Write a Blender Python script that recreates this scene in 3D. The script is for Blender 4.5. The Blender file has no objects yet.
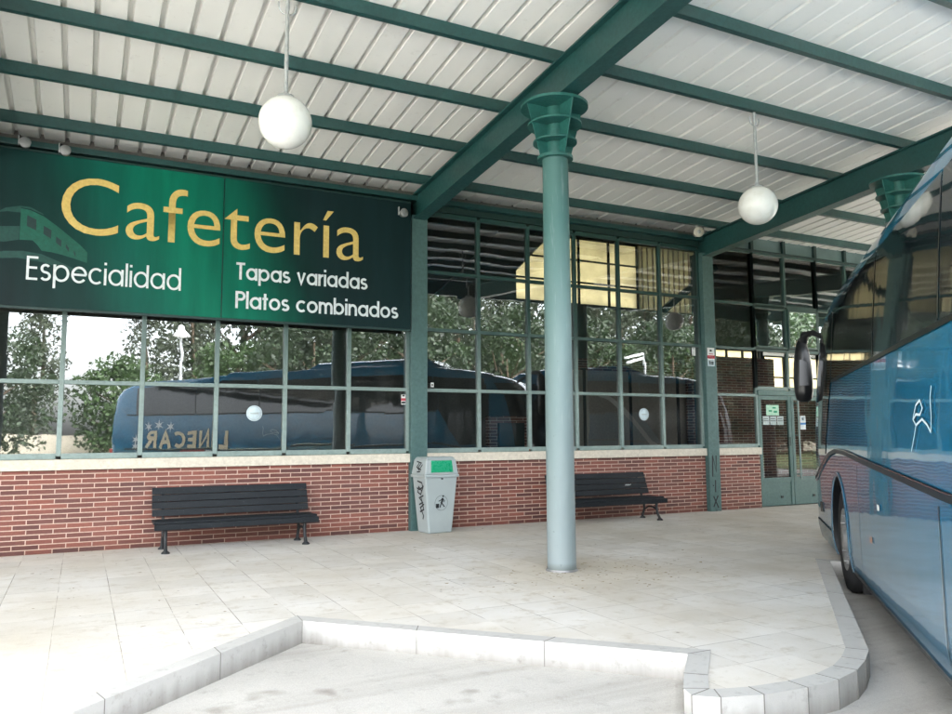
import bpy, bmesh, math, random
from mathutils import Vector, Matrix
random.seed(7)
S = bpy.context.scene
COL = S.collection
PI = math.pi
R = math.radians

# ------------------------------------------------------------------ helpers
class MB:
    def __init__(s): s.v = []; s.f = []; s.sm = []
    def add(s, vs, fs, smooth=False):
        b = len(s.v); s.v += [tuple(v) for v in vs]
        for f in fs: s.f.append([b+i for i in f]); s.sm.append(smooth)
        return s
    def box(s, x0, x1, y0, y1, z0, z1):
        v = [(x0,y0,z0),(x1,y0,z0),(x1,y1,z0),(x0,y1,z0),(x0,y0,z1),(x1,y0,z1),(x1,y1,z1),(x0,y1,z1)]
        return s.add(v, [(0,3,2,1),(4,5,6,7),(0,1,5,4),(1,2,6,5),(2,3,7,6),(3,0,4,7)])
    def hexa(s, b, t):            # 4 bottom points, 4 top points
        return s.add(list(b)+list(t), [(3,2,1,0),(4,5,6,7),(0,1,5,4),(1,2,6,5),(2,3,7,6),(3,0,4,7)])
    def bar(s, a, b, w, h, up=(0,0,1)):
        a = Vector(a); b = Vector(b); d = (b-a).normalized(); u = Vector(up)
        r = d.cross(u); r = r.normalized() if r.length > 1e-5 else Vector((1,0,0)); u = r.cross(d).normalized()
        q = [(-w/2,-h/2),(w/2,-h/2),(w/2,h/2),(-w/2,h/2)]
        return s.hexa([a+r*x+u*y for x,y in q], [b+r*x+u*y for x,y in q])
    def tube(s, pts, rad, n=12, cap=True, smooth=True):
        pts = [Vector(p) for p in pts]; rads = rad if isinstance(rad,(list,tuple)) else [rad]*len(pts)
        vs = []; ref = None
        for i,p in enumerate(pts):
            d = (pts[min(i+1,len(pts)-1)]-pts[max(i-1,0)]).normalized()
            if ref is None:
                ref = Vector((1,0,0)) if abs(d.x) < .9 else Vector((0,1,0))
            a = d.cross(ref).normalized(); b = d.cross(a).normalized(); ref = b.cross(d).normalized() if False else ref
            for k in range(n):
                t = 2*PI*k/n; vs.append(p+(a*math.cos(t)+b*math.sin(t))*rads[i])
        fs = []
        for i in range(len(pts)-1):
            for k in range(n):
                fs.append((i*n+k, (i+1)*n+k, (i+1)*n+(k+1)%n, i*n+(k+1)%n))
        s.add(vs, fs, smooth)
        if cap:
            s.add(vs[:n], [tuple(range(n))]); s.add(vs[-n:], [tuple(reversed(range(n)))])
        return s
    def lathe(s, prof, n=32, c=(0,0,0), smooth=True, axis='z'):
        vs = []
        for r,z in prof:
            for k in range(n):
                t = 2*PI*k/n; p = (r*math.cos(t), r*math.sin(t), z)
                if axis == 'y': p = (p[0], p[2], p[1])
                vs.append((c[0]+p[0], c[1]+p[1], c[2]+p[2]))
        fs = []
        for i in range(len(prof)-1):
            for k in range(n):
                fs.append((i*n+k, i*n+(k+1)%n, (i+1)*n+(k+1)%n, (i+1)*n+k))
        return s.add(vs, fs, smooth)
    def poly(s, pts, smooth=False):
        return s.add(pts, [tuple(range(len(pts)))], smooth)
    def prism(s, pts, z0, z1):
        n = len(pts)
        return s.add([(x,y,z0) for x,y in pts]+[(x,y,z1) for x,y in pts],
            [tuple(reversed(range(n))), tuple(range(n,2*n))]+[(i,(i+1)%n,n+(i+1)%n,n+i) for i in range(n)])
    def ribbon(s, pts, w, f):       # flat stroke; f maps 2d to 3d
        P = [Vector(p) for p in pts]; n = len(P)
        closed = (P[0]-P[-1]).length < 1e-6
        L = []; Rr = []
        for i in range(n):
            if closed: d0 = P[i]-P[i-1 if i>0 else n-2]; d1 = P[(i+1) if i<n-1 else 1]-P[i]
            else: d0 = P[i]-P[max(i-1,0)]; d1 = P[min(i+1,n-1)]-P[i]
            d0 = d0.normalized() if d0.length>0 else d1.normalized(); d1 = d1.normalized() if d1.length>0 else d0
            d = (d0+d1); d = d.normalized() if d.length>1e-6 else d0
            k = 1/max(.5, math.sqrt(max(0.01,(1+d0.dot(d1))/2)))
            nn = Vector((-d.y, d.x))*w/2*k; L.append(P[i]+nn); Rr.append(P[i]-nn)
        vs = [f(p.x,p.y) for p in L]+[f(p.x,p.y) for p in Rr]
        return s.add(vs, [(n+i, n+i+1, i+1, i) for i in range(n-1)])
    def build(s, name, mat, parent=None, bevel=0, loc=None):
        me = bpy.data.meshes.new(name); me.from_pydata(s.v, [], s.f); me.update()
        me.polygons.foreach_set('use_smooth', s.sm)
        me.materials.append(mat)
        return link(name, me, parent, bevel, loc)

def link(name, me, parent=None, bevel=0, loc=None):
    o = bpy.data.objects.new(name, me); COL.objects.link(o)
    if parent: o.parent = parent
    if loc: o.location = loc
    if bevel:
        m = o.modifiers.new('Bevel', 'BEVEL'); m.width = bevel; m.segments = 2; m.limit_method = 'ANGLE'
    return o
def tag(o, label, cat, group=None):
    o['label'] = label; o['category'] = cat
    if group: o['group'] = group
    return o
def thing(name, label, cat, loc=(0,0,0), rz=0, group=None):
    o = bpy.data.objects.new(name, None); COL.objects.link(o); o.location = loc; o.rotation_euler = (0,0,rz)
    return tag(o, label, cat, group)
def struct(o): o['kind'] = 'structure'; return o
def dup(root, loc, rz=None, label=None, group=None, scale=None):
    def cp(o, par):
        c = o.copy(); COL.objects.link(c)
        if par: c.parent = par
        for ch in list(o.children): cp(ch, c)
        return c
    r = cp(root, None); r.location = loc
    if rz is not None: r.rotation_euler = (0,0,rz)
    if label: r['label'] = label
    if group: r['group'] = group
    if scale: r.scale = scale
    return r

# ------------------------------------------------------------------ materials
def newmat(name):
    m = bpy.data.materials.new(name); m.use_nodes = True
    nt = m.node_tree; bs = nt.nodes['Principled BSDF']
    return m, nt, bs
def nd(nt, t, **kw):
    n = nt.nodes.new(t)
    for k,v in kw.items(): setattr(n, k, v)
    return n
def noise(nt, vec, scale, detail=4, rough=.6):
    n = nd(nt, 'ShaderNodeTexNoise'); n.inputs['Scale'].default_value = scale
    n.inputs['Detail'].default_value = detail; n.inputs['Roughness'].default_value = rough
    nt.links.new(vec, n.inputs['Vector']); return n.outputs['Fac']
def ramp(nt, fac, a, b, ca=(0,0,0,1), cb=(1,1,1,1)):
    r = nd(nt, 'ShaderNodeValToRGB'); e = r.color_ramp.elements
    e[0].position = a; e[1].position = b; e[0].color = ca; e[1].color = cb
    nt.links.new(fac, r.inputs['Fac']); return r.outputs['Color']
def mix(nt, fac, a, b, mode='MIX'):
    m = nd(nt, 'ShaderNodeMix', data_type='RGBA', blend_type=mode)
    for inp, v in ((m.inputs[0], fac), (m.inputs[6], a), (m.inputs[7], b)):
        if hasattr(v, 'is_output'): nt.links.new(v, inp)
        elif isinstance(v, (int,float)): inp.default_value = v
        else: inp.default_value = (*v, 1) if len(v)==3 else v
    return m.outputs[2]
def coords(nt, kind='Object', scale=(1,1,1)):
    t = nd(nt, 'ShaderNodeTexCoord'); m = nd(nt, 'ShaderNodeMapping'); m.inputs['Scale'].default_value = scale
    nt.links.new(t.outputs[kind], m.inputs['Vector']); return m.outputs['Vector']
def bump(nt, bs, h, strength=.3, dist=.01):
    b = nd(nt, 'ShaderNodeBump'); b.inputs['Strength'].default_value = strength; b.inputs['Distance'].default_value = dist
    nt.links.new(h, b.inputs['Height']); nt.links.new(b.outputs['Normal'], bs.inputs['Normal'])

def weathered(name, c1, c2, rough=.5, scale=2., streak=True, spec=.4, metal=0., chips=None, bumps=.15, chip_t=.70):
    m, nt, bs = newmat(name)
    v = coords(nt, 'Object', (1,1,.25) if streak else (1,1,1))
    n1 = noise(nt, v, scale, 5); col = mix(nt, ramp(nt, n1, .3, .72), c1, c2)
    v2 = coords(nt, 'Object'); n2 = noise(nt, v2, 22, 4, .7)
    col = mix(nt, ramp(nt, n2, .35, .8), col, [x*.72 for x in c1])
    if chips:
        n3 = noise(nt, v2, 60, 5, .75); col = mix(nt, ramp(nt, n3, chip_t, chip_t+.03), col, chips)
    nt.links.new(col, bs.inputs['Base Color'])
    rr = nd(nt, 'ShaderNodeMapRange'); rr.inputs['To Min'].default_value = max(.02, rough-.12); rr.inputs['To Max'].default_value = rough+.15
    nt.links.new(n2, rr.inputs['Value']); nt.links.new(rr.outputs[0], bs.inputs['Roughness'])
    bs.inputs['Specular IOR Level'].default_value = spec; bs.inputs['Metallic'].default_value = metal
    if bumps: bump(nt, bs, n2, bumps, .004)
    return m
def flat(name, c, rough=.6, spec=.3):
    return weathered(name, c, [x*.85 for x in c], rough, 6, False, spec, bumps=.05)

M = {}
M['green'] = weathered('green_steel', (.008,.044,.043), (.013,.064,.061), .40, 1.5, True, .5, chips=(.22,.27,.25), chip_t=.72)
M['green_dark'] = weathered('dark_green_steel', (.006,.026,.024), (.010,.038,.034), .5, 1.5, True, .4)
def m_frame():
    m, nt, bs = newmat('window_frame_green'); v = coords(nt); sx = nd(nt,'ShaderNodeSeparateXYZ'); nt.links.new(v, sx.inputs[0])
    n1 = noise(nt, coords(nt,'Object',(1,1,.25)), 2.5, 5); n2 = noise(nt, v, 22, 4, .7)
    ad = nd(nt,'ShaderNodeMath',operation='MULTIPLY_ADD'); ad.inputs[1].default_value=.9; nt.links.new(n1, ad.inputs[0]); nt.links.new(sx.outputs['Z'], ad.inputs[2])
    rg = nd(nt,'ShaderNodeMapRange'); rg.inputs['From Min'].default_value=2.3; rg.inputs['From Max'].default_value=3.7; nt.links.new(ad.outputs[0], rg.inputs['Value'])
    col = mix(nt, ramp(nt,n1,.3,.7), (.165,.225,.21), (.215,.28,.26)); col = mix(nt, rg.outputs[0], col, (.012,.046,.041))  # upper frames coloured darker, painting in the shade under the canopy
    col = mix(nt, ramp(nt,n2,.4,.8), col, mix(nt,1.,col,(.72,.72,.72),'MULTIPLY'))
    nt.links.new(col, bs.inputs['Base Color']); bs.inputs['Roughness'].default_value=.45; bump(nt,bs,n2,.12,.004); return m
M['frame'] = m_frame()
M['pillar'] = weathered('pillar_green', (.05,.105,.10), (.075,.14,.135), .42, 2, True, .4, chips=(.03,.06,.06), chip_t=.72)
M['door_green'] = weathered('door_green_paint', (.058,.118,.108), (.08,.15,.138), .4, 2, True, .4)
M['capital'] = weathered('capital_green', (.012,.085,.075), (.022,.115,.10), .4, 3, True, .45, chips=(.3,.4,.37), chip_t=.75)
def m_shaft():
    m, nt, bs = newmat('column_paint')
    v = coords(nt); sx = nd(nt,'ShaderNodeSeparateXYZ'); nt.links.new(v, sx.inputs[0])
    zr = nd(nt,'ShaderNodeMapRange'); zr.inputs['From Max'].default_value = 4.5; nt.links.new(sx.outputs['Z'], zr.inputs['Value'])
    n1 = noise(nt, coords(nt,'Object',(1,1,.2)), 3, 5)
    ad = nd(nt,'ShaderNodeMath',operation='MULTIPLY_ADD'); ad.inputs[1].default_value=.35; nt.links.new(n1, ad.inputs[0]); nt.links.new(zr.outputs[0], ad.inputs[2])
    col = mix(nt, ramp(nt, ad.outputs[0], .2, 1.2), (.20,.238,.242), (.052,.125,.117))  # sky light on the lower shaft painted in: pale foot, darker top
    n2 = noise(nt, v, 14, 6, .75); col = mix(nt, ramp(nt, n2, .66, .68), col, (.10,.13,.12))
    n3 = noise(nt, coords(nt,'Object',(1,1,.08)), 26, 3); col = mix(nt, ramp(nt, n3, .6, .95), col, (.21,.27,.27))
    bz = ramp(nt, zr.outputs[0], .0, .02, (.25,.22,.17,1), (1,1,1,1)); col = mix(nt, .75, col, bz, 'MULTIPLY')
    nt.links.new(col, bs.inputs['Base Color']); bs.inputs['Roughness'].default_value = .55; bs.inputs['Specular IOR Level'].default_value=.3
    bump(nt, bs, n2, .1, .003)
    return m
M['shaft'] = m_shaft()
M['grey_metal'] = weathered('grey_metal', (.34,.36,.36), (.42,.44,.44), .4, 4, True, .5, .3)
M['white_lamp'] = None
def m_globe():
    m, nt, bs = newmat('opal_glass')
    n = noise(nt, coords(nt), 9, 6, .7)
    col = mix(nt, ramp(nt, n, .5, .78), (.70,.70,.665), (.60,.59,.53)); nt.links.new(col, bs.inputs['Base Color'])
    bs.inputs['Roughness'].default_value = .16; bs.inputs['Subsurface Weight'].default_value = .25
    bs.inputs['Subsurface Radius'].default_value = (.3,.3,.3); bs.inputs['Subsurface Scale'].default_value = .4
    return m
M['globe'] = m_globe()
def m_roof():
    m, nt, bs = newmat('roof_sheet_white')
    v = coords(nt); n1 = noise(nt, coords(nt,'Object',(1,.6,1)), .7, 3); n2 = noise(nt, v, 9, 5, .7)
    col = mix(nt, ramp(nt,n1,.3,.75), (.74,.735,.69), (.63,.635,.60)); col = mix(nt, ramp(nt,n2,.60,.85), col, (.52,.505,.46))
    nt.links.new(col, bs.inputs['Base Color']); bs.inputs['Roughness'].default_value = .45; bump(nt,bs,n2,.06,.004)
    return m
M['roof'] = m_roof()
def m_brick(name, dark=1., lime=.0):
    m, nt, bs = newmat(name)
    t = nd(nt,'ShaderNodeTexCoord'); sx = nd(nt,'ShaderNodeSeparateXYZ'); nt.links.new(t.outputs['Object'], sx.inputs[0])
    ad = nd(nt,'ShaderNodeMath',operation='ADD'); nt.links.new(sx.outputs['X'], ad.inputs[0]); nt.links.new(sx.outputs['Y'], ad.inputs[1])
    cb = nd(nt,'ShaderNodeCombineXYZ'); nt.links.new(ad.outputs[0], cb.inputs['X']); nt.links.new(sx.outputs['Z'], cb.inputs['Y'])
    wob = nd(nt,'ShaderNodeTexNoise'); wob.inputs['Scale'].default_value = 14; nt.links.new(cb.outputs[0], wob.inputs['Vector'])
    wv = nd(nt,'ShaderNodeVectorMath',operation='MULTIPLY_ADD'); wv.inputs[1].default_value = (.004,.004,0); 
    nt.links.new(wob.outputs['Color'], wv.inputs[0]); nt.links.new(cb.outputs[0], wv.inputs[2])
    b = nd(nt,'ShaderNodeTexBrick'); nt.links.new(wv.outputs[0], b.inputs['Vector'])
    b.offset = .5; b.inputs['Scale'].default_value = 1; b.inputs['Brick Width'].default_value = .287; b.inputs['Row Height'].default_value = .0595
    b.inputs['Mortar Size'].default_value = .0063; b.inputs['Mortar Smooth'].default_value = .15; b.inputs['Bias'].default_value = .0
    d = dark
    b.inputs['Color1'].default_value = (.235*d,.070*d,.046*d,1); b.inputs['Color2'].default_value = (.075*d,.024*d,.020*d,1); b.inputs['Mortar'].default_value = (.56*d,.415*d,.335*d,1)
    n2 = noise(nt, cb.outputs[0], 1.1, 5); col = mix(nt, ramp(nt,n2,.35,.75), b.outputs['Color'], (.25*d,.13*d,.11*d)); 
    col = mix(nt, .35, b.outputs['Color'], col)
    n3 = noise(nt, cb.outputs[0], 40, 5, .7); col = mix(nt, .6, col, ramp(nt,n3,.3,.8,(1,1,1,1),(.45,.42,.42,1)), 'MULTIPLY')
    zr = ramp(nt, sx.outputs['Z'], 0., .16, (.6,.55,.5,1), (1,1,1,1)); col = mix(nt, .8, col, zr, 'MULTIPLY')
    nt.links.new(col, bs.inputs['Base Color']); bs.inputs['Roughness'].default_value = .75
    inv = nd(nt,'ShaderNodeMath',operation='SUBTRACT'); inv.inputs[0].default_value = 1; nt.links.new(b.outputs['Fac'], inv.inputs[1])
    bump(nt, bs, inv.outputs[0], .6, .006)
    return m
M['brick'] = m_brick('red_brick'); M['brick_in'] = m_brick('interior_brick', 1.35)
M['sill'] = weathered('stone_sill', (.56,.51,.42), (.62,.57,.48), .7, 3, False, .2, bumps=.2)
def m_paving():
    m, nt, bs = newmat('paving_slabs')
    t = nd(nt,'ShaderNodeTexCoord'); mp = nd(nt,'ShaderNodeMapping'); mp.inputs['Location'].default_value = (.01,.06,0)
    nt.links.new(t.outputs['Object'], mp.inputs['Vector']); v = mp.outputs['Vector']
    b = nd(nt,'ShaderNodeTexBrick'); nt.links.new(v, b.inputs['Vector']); b.offset = 0; b.inputs['Scale'].default_value = 1
    b.inputs['Brick Width'].default_value = .42; b.inputs['Row Height'].default_value = .42; b.inputs['Mortar Size'].default_value = .0045; b.inputs['Mortar Smooth'].default_value=.6
    b.inputs['Color1'].default_value = (.65,.63,.595,1); b.inputs['Color2'].default_value = (.615,.595,.56,1); b.inputs['Mortar'].default_value = (.19,.17,.14,1)
    # worn joints: the dark line fades in places
    nj = noise(nt, v, 2.3, 5, .7); base = mix(nt, ramp(nt,nj,.44,.60), b.outputs['Color'], (.64,.617,.58))
    n1 = noise(nt, v, .55, 6, .65); base = mix(nt, ramp(nt,n1,.38,.72), base, (.50,.455,.38))
    n2 = noise(nt, v, 5, 7, .75); base = mix(nt, ramp(nt,n2,.53,.70), base, (.46,.415,.345))
    # rust-tan stain spreading round the column foot, dark gum spots
    dv = nd(nt,'ShaderNodeVectorMath',operation='DISTANCE'); nt.links.new(t.outputs['Object'], dv.inputs[0]); dv.inputs[1].default_value=(.1,-4.2,0)
    dm = nd(nt,'ShaderNodeMath',operation='MULTIPLY_ADD'); dm.inputs[1].default_value=-1.3; nt.links.new(n2, dm.inputs[0]); nt.links.new(dv.outputs['Value'], dm.inputs[2])
    base = mix(nt, ramp(nt, dm.outputs[0], .0, .8, (.4,.4,.4,1), (0,0,0,1)), base, (.43,.36,.25))
    vo = nd(nt,'ShaderNodeTexVoronoi'); vo.inputs['Scale'].default_value=2.6; nt.links.new(v, vo.inputs['Vector']); base = mix(nt, ramp(nt, vo.outputs['Distance'], .030, .042, (.7,.7,.7,1), (0,0,0,1)), base, (.20,.18,.16))
    sl_ = nd(nt,'ShaderNodeTexWhiteNoise'); fl = nd(nt,'ShaderNodeVectorMath',operation='FLOOR'); sc_ = nd(nt,'ShaderNodeVectorMath',operation='SCALE'); sc_.inputs['Scale'].default_value=1/.42
    nt.links.new(v, sc_.inputs[0]); nt.links.new(sc_.outputs[0], fl.inputs[0]); nt.links.new(fl.outputs[0], sl_.inputs[0])
    base = mix(nt, 1., base, ramp(nt, sl_.outputs['Value'], 0, 1, (.94,.938,.93,1), (1.04,1.04,1.035,1)), 'MULTIPLY')
    n3 = noise(nt, v, 34, 5, .7); base = mix(nt, ramp(nt,n3,.66,.74), base, (.27,.23,.18))
    # embossed radial pattern (stars / ribs) in each slab: only relief
    nt.links.new(base, bs.inputs['Base Color']); bs.inputs['Roughness'].default_value = .82; bs.inputs['Specular IOR Level'].default_value=.2
    h = nd(nt,'ShaderNodeMath',operation='SUBTRACT'); nt.links.new(n3,h.inputs[0]); nt.links.new(b.outputs['Fac'],h.inputs[1])
    bump(nt, bs, h.outputs[0], .35, .006)
    return m
M['paving'] = m_paving()
def m_concrete(name, c1, c2, dark, s=1., joints=None):
    m, nt, bs = newmat(name); v = coords(nt)
    n1 = noise(nt, v, .8*s, 6, .65); n2 = noise(nt, v, 6*s, 6, .7); n3 = noise(nt, v, 60*s, 4, .7)
    c = mix(nt, ramp(nt,n1,.35,.7), c1, c2); c = mix(nt, ramp(nt,n2,.55,.8), c, dark); c = mix(nt, ramp(nt,n3,.6,.85), c, [x*.75 for x in c1])
    if name == 'road_concrete':
        mp = nd(nt,'ShaderNodeMapping'); mp.inputs['Rotation'].default_value=(0,0,R(-45)); mp.inputs['Scale'].default_value=(.12,2.2,1); t_ = nd(nt,'ShaderNodeTexCoord'); nt.links.new(t_.outputs['Object'], mp.inputs['Vector'])
        ts = noise(nt, mp.outputs['Vector'], 1.0, 5, .6); c = mix(nt, 1., c, ramp(nt, ts, .48, .75, (1,1,1,1), (.66,.64,.62,1)), 'MULTIPLY')
        ol = noise(nt, v, 1.9, 3, .5); c = mix(nt, 1., c, ramp(nt, ol, .66, .74, (1,1,1,1), (.62,.60,.57,1)), 'MULTIPLY')
        gr = noise(nt, v, 160, 3, .8); c = mix(nt, 1., c, ramp(nt, gr, .35, .7, (.82,.81,.80,1), (1.1,1.1,1.08,1)), 'MULTIPLY')
    if joints:     # grime where the stones meet the road, runs down the face
        sx = nd(nt,'ShaderNodeSeparateXYZ'); nt.links.new(v, sx.inputs[0]); st = noise(nt, coords(nt,'Object',(1,1,.06)), 11, 4)
        ad = nd(nt,'ShaderNodeMath',operation='MULTIPLY_ADD'); ad.inputs[1].default_value=.13; nt.links.new(st, ad.inputs[0]); nt.links.new(sx.outputs['Z'], ad.inputs[2])
        mr = nd(nt,'ShaderNodeMapRange'); mr.inputs['From Min'].default_value=-.13; mr.inputs['From Max'].default_value=.04; nt.links.new(ad.outputs[0], mr.inputs['Value'])
        c = mix(nt, 1., c, ramp(nt, mr.outputs[0], .0, .9, (.50,.48,.45,1), (1,1,1,1)), 'MULTIPLY')
    nt.links.new(c, bs.inputs['Base Color']); bs.inputs['Roughness'].default_value = .85; bs.inputs['Specular IOR Level'].default_value=.2
    bump(nt, bs, n3, .3, .004); return m
M['joint'] = flat('joint_mortar', (.20,.19,.17), .9)
M['road'] = m_concrete('road_concrete', (.50,.485,.455), (.43,.415,.39), (.32,.305,.28))
M['kerb'] = m_concrete('kerb_stone', (.47,.46,.435), (.41,.40,.38), (.28,.265,.24), 2, True)
M['kerb_white'] = m_concrete('kerb_stone_light', (.58,.55,.50), (.52,.49,.44), (.36,.32,.27), 2)
def m_glass(name, base, ior, tint, wob=.02):
    m, nt, bs = newmat(name); out = nt.nodes['Material Output']; nt.nodes.remove(bs)
    tr = nd(nt,'ShaderNodeBsdfTransparent'); tr.inputs['Color'].default_value = (*tint,1)
    gl = nd(nt,'ShaderNodeBsdfGlossy'); gl.inputs['Roughness'].default_value = 0.012; gl.inputs['Color'].default_value=(.95,.98,1,1)
    fr = nd(nt,'ShaderNodeFresnel'); fr.inputs['IOR'].default_value = ior
    ad = nd(nt,'ShaderNodeMath',operation='ADD'); ad.inputs[1].default_value = base; ad.use_clamp=True; nt.links.new(fr.outputs[0], ad.inputs[0])
    v = coords(nt); n = noise(nt, v, 1.3, 2, .5); b = nd(nt,'ShaderNodeBump'); b.inputs['Strength'].default_value=wob; b.inputs['Distance'].default_value=.1
    nt.links.new(n, b.inputs['Height']); nt.links.new(b.outputs[0], gl.inputs['Normal'])
    mx = nd(nt,'ShaderNodeMixShader'); nt.links.new(ad.outputs[0], mx.inputs[0]); nt.links.new(tr.outputs[0], mx.inputs[1]); nt.links.new(gl.outputs[0], mx.inputs[2])
    df = nd(nt,'ShaderNodeBsdfDiffuse'); df.inputs['Color'].default_value=(.42,.43,.42,1)
    g1 = noise(nt, coords(nt,'Object',(1,1,.18)), 7, 6, .7); g2 = noise(nt, v, 1.1, 3, .6)
    gm = nd(nt,'ShaderNodeMath',operation='MULTIPLY'); nt.links.new(ramp(nt,g1,.42,.8), gm.inputs[0]); nt.links.new(ramp(nt,g2,.3,.75), gm.inputs[1])
    gs = nd(nt,'ShaderNodeMath',operation='MULTIPLY_ADD'); gs.inputs[1].default_value=.07; gs.inputs[2].default_value=.006; nt.links.new(gm.outputs[0], gs.inputs[0])
    mg_ = nd(nt,'ShaderNodeMixShader'); nt.links.new(gs.outputs[0], mg_.inputs[0]); nt.links.new(mx.outputs[0], mg_.inputs[1]); nt.links.new(df.outputs[0], mg_.inputs[2])
    nt.links.new(mg_.outputs[0], out.inputs['Surface']); return m
M['glass'] = m_glass('window_glass', .115, 1.6, (.50,.56,.54), .012)
M['glass_door'] = m_glass('door_glass', .0, 1.45, (.72,.78,.76), .01)
M['glass_hopper'] = m_glass('hopper_glass', .45, 1.6, (.4,.45,.44), .01)
def m_gloss(name, c, rough=.03, coat=1., metal=0., wob=.0, c2=None, spec=.5):
    m, nt, bs = newmat(name); v = coords(nt)
    n = noise(nt, v, 3, 4); n2 = noise(nt, v, 35, 5, .7)
    col = mix(nt, ramp(nt,n,.3,.7), c, c2 or [x*.85 for x in c]); nt.links.new(col, bs.inputs['Base Color'])
    rr = nd(nt,'ShaderNodeMapRange'); rr.inputs['To Min'].default_value = rough; rr.inputs['To Max'].default_value = rough+.05; nt.links.new(n2, rr.inputs['Value'])
    nt.links.new(rr.outputs[0], bs.inputs['Roughness']); bs.inputs['Coat Weight'].default_value = coat; bs.inputs['Coat Roughness'].default_value = .02
    bs.inputs['Metallic'].default_value = metal; bs.inputs['Specular IOR Level'].default_value = spec
    if wob:
        w = noise(nt, v, 1.7, 2, .5); b = nd(nt,'ShaderNodeBump'); b.inputs['Strength'].default_value=wob; b.inputs['Distance'].default_value=.1
        nt.links.new(w, b.inputs['Height']); nt.links.new(b.outputs[0], bs.inputs['Normal']); nt.links.new(b.outputs[0], bs.inputs['Coat Normal'])
    return m
def m_bus():
    m, nt, bs = newmat('coach_blue_paint'); v = coords(nt); sx = nd(nt,'ShaderNodeSeparateXYZ'); nt.links.new(v, sx.inputs[0])
    n = noise(nt, v, 3, 4); n2 = noise(nt, v, 30, 6, .75); n3 = noise(nt, coords(nt,'Object',(1,1,.25)), 6, 6, .7)
    col = mix(nt, ramp(nt,n,.3,.7), (.002,.115,.225), (.003,.145,.275))
    ad = nd(nt,'ShaderNodeMath',operation='MULTIPLY_ADD'); ad.inputs[1].default_value=-.8; nt.links.new(n3, ad.inputs[0]); nt.links.new(sx.outputs['Z'], ad.inputs[2])
    mr = nd(nt,'ShaderNodeMapRange'); mr.inputs['From Min'].default_value=-.15; mr.inputs['From Max'].default_value=.75; mr.inputs['To Min'].default_value=.38; mr.inputs['To Max'].default_value=0.04; nt.links.new(ad.outputs[0], mr.inputs['Value'])
    col = mix(nt, mr.outputs[0], col, (.11,.12,.12)); col = mix(nt, ramp(nt,n2,.66,.72), col, (.16,.17,.17))
    nt.links.new(col, bs.inputs['Base Color'])
    rr = nd(nt,'ShaderNodeMapRange'); rr.inputs['To Min'].default_value=.05; rr.inputs['To Max'].default_value=.45; nt.links.new(mr.outputs[0], rr.inputs['Value']); nt.links.new(rr.outputs[0], bs.inputs['Roughness'])
    bs.inputs['Coat Weight'].default_value=.6; bs.inputs['Coat Roughness'].default_value=.03; bs.inputs['Specular IOR Level'].default_value=.4
    w = noise(nt, v, 1.7, 2, .5); bp = nd(nt,'ShaderNodeBump'); bp.inputs['Strength'].default_value=.045; bp.inputs['Distance'].default_value=.1
    nt.links.new(w, bp.inputs['Height']); nt.links.new(bp.outputs[0], bs.inputs['Normal']); nt.links.new(bp.outputs[0], bs.inputs['Coat Normal']); return m
M['bus_blue'] = m_bus()
M['bus_glass'] = m_gloss('coach_dark_glass', (.010,.013,.016), .02, .2, 0, .03, spec=.55)
M['black_plastic'] = m_gloss('black_plastic', (.008,.009,.010), .28, .05, spec=.3)
M['moulding'] = m_gloss('moulding_grey', (.012,.020,.027), .30, .0, spec=.18)
M['mirror'] = m_gloss('mirror_glass', (.012,.014,.016), .12, .0, spec=.3)
M['black_gloss'] = m_gloss('black_gloss', (.008,.009,.011), .06, .8)
M['rubber'] = flat('tyre_rubber', (.022,.022,.023), .8, .2)
M['bumper'] = m_gloss('bumper_grey', (.03,.06,.07), .25, .3)
M['hub'] = weathered('hub_steel', (.35,.35,.35), (.22,.21,.20), .4, 8, False, .5, .6)
M['chrome'] = m_gloss('chrome', (.75,.77,.78), .08, 0, 1.)
M['orange'] = m_gloss('amber_lens', (.75,.16,.03), .15, .5)
M['red_lens'] = m_gloss('red_lens', (.5,.02,.015), .15, .5)
M['white_paint'] = flat('white_paint', (.80,.81,.80), .45)
M['gold_text'] = flat('gold_letters', (.82,.70,.48), .5)
M['red_text'] = flat('red_stripe', (.45,.05,.05), .5)
M['sign_yellow'] = weathered('sign_yellow', (.56,.41,.12), (.62,.47,.16), .5, 5, True, .3)
M['sign_white'] = weathered('sign_white', (.60,.66,.68), (.68,.73,.74), .5, 5, True, .3)
M['bench'] = weathered('bench_dark_paint', (.006,.009,.012), (.010,.014,.018), .55, 3, False, .25, chips=(.42,.42,.40), chip_t=.675)
M['iron'] = flat('cast_iron', (.012,.014,.016), .5, .4)
M['bin'] = m_gloss('bin_grey_plastic', (.31,.355,.355), .35, .0, c2=(.28,.32,.32))
M['bin_green'] = m_gloss('bin_green_flap', (.006,.26,.125), .25, .1)
M['ink'] = flat('black_ink', (.012,.014,.016), .55)
M['paper'] = flat('paper_white', (.72,.74,.72), .7)
M['paper_green'] = flat('paper_green', (.42,.66,.50), .7)
M['paper_grey'] = flat('paper_grey', (.40,.46,.45), .7)
M['paper_red'] = flat('paper_red', (.45,.06,.08), .6)
M['paper_blue'] = flat('paper_blue', (.06,.22,.50), .6)
M['disc'] = flat('sticker_pale', (.55,.66,.70), .6)
M['spot_grey'] = weathered('spot_grey', (.16,.17,.17), (.22,.23,.23), .4, 9, False, .4)
M['beige'] = weathered('spot_cream', (.55,.52,.44), (.62,.58,.50), .4, 9, False, .4)
M['int_dark'] = weathered('interior_plaster', (.10,.095,.085), (.13,.12,.11), .7, 1, False)
M['int_brown'] = weathered('interior_panel', (.46,.35,.30), (.54,.41,.36), .55, .8, True)
M['int_floor'] = flat('interior_floor', (.16,.15,.14), .3, .5)
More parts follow.
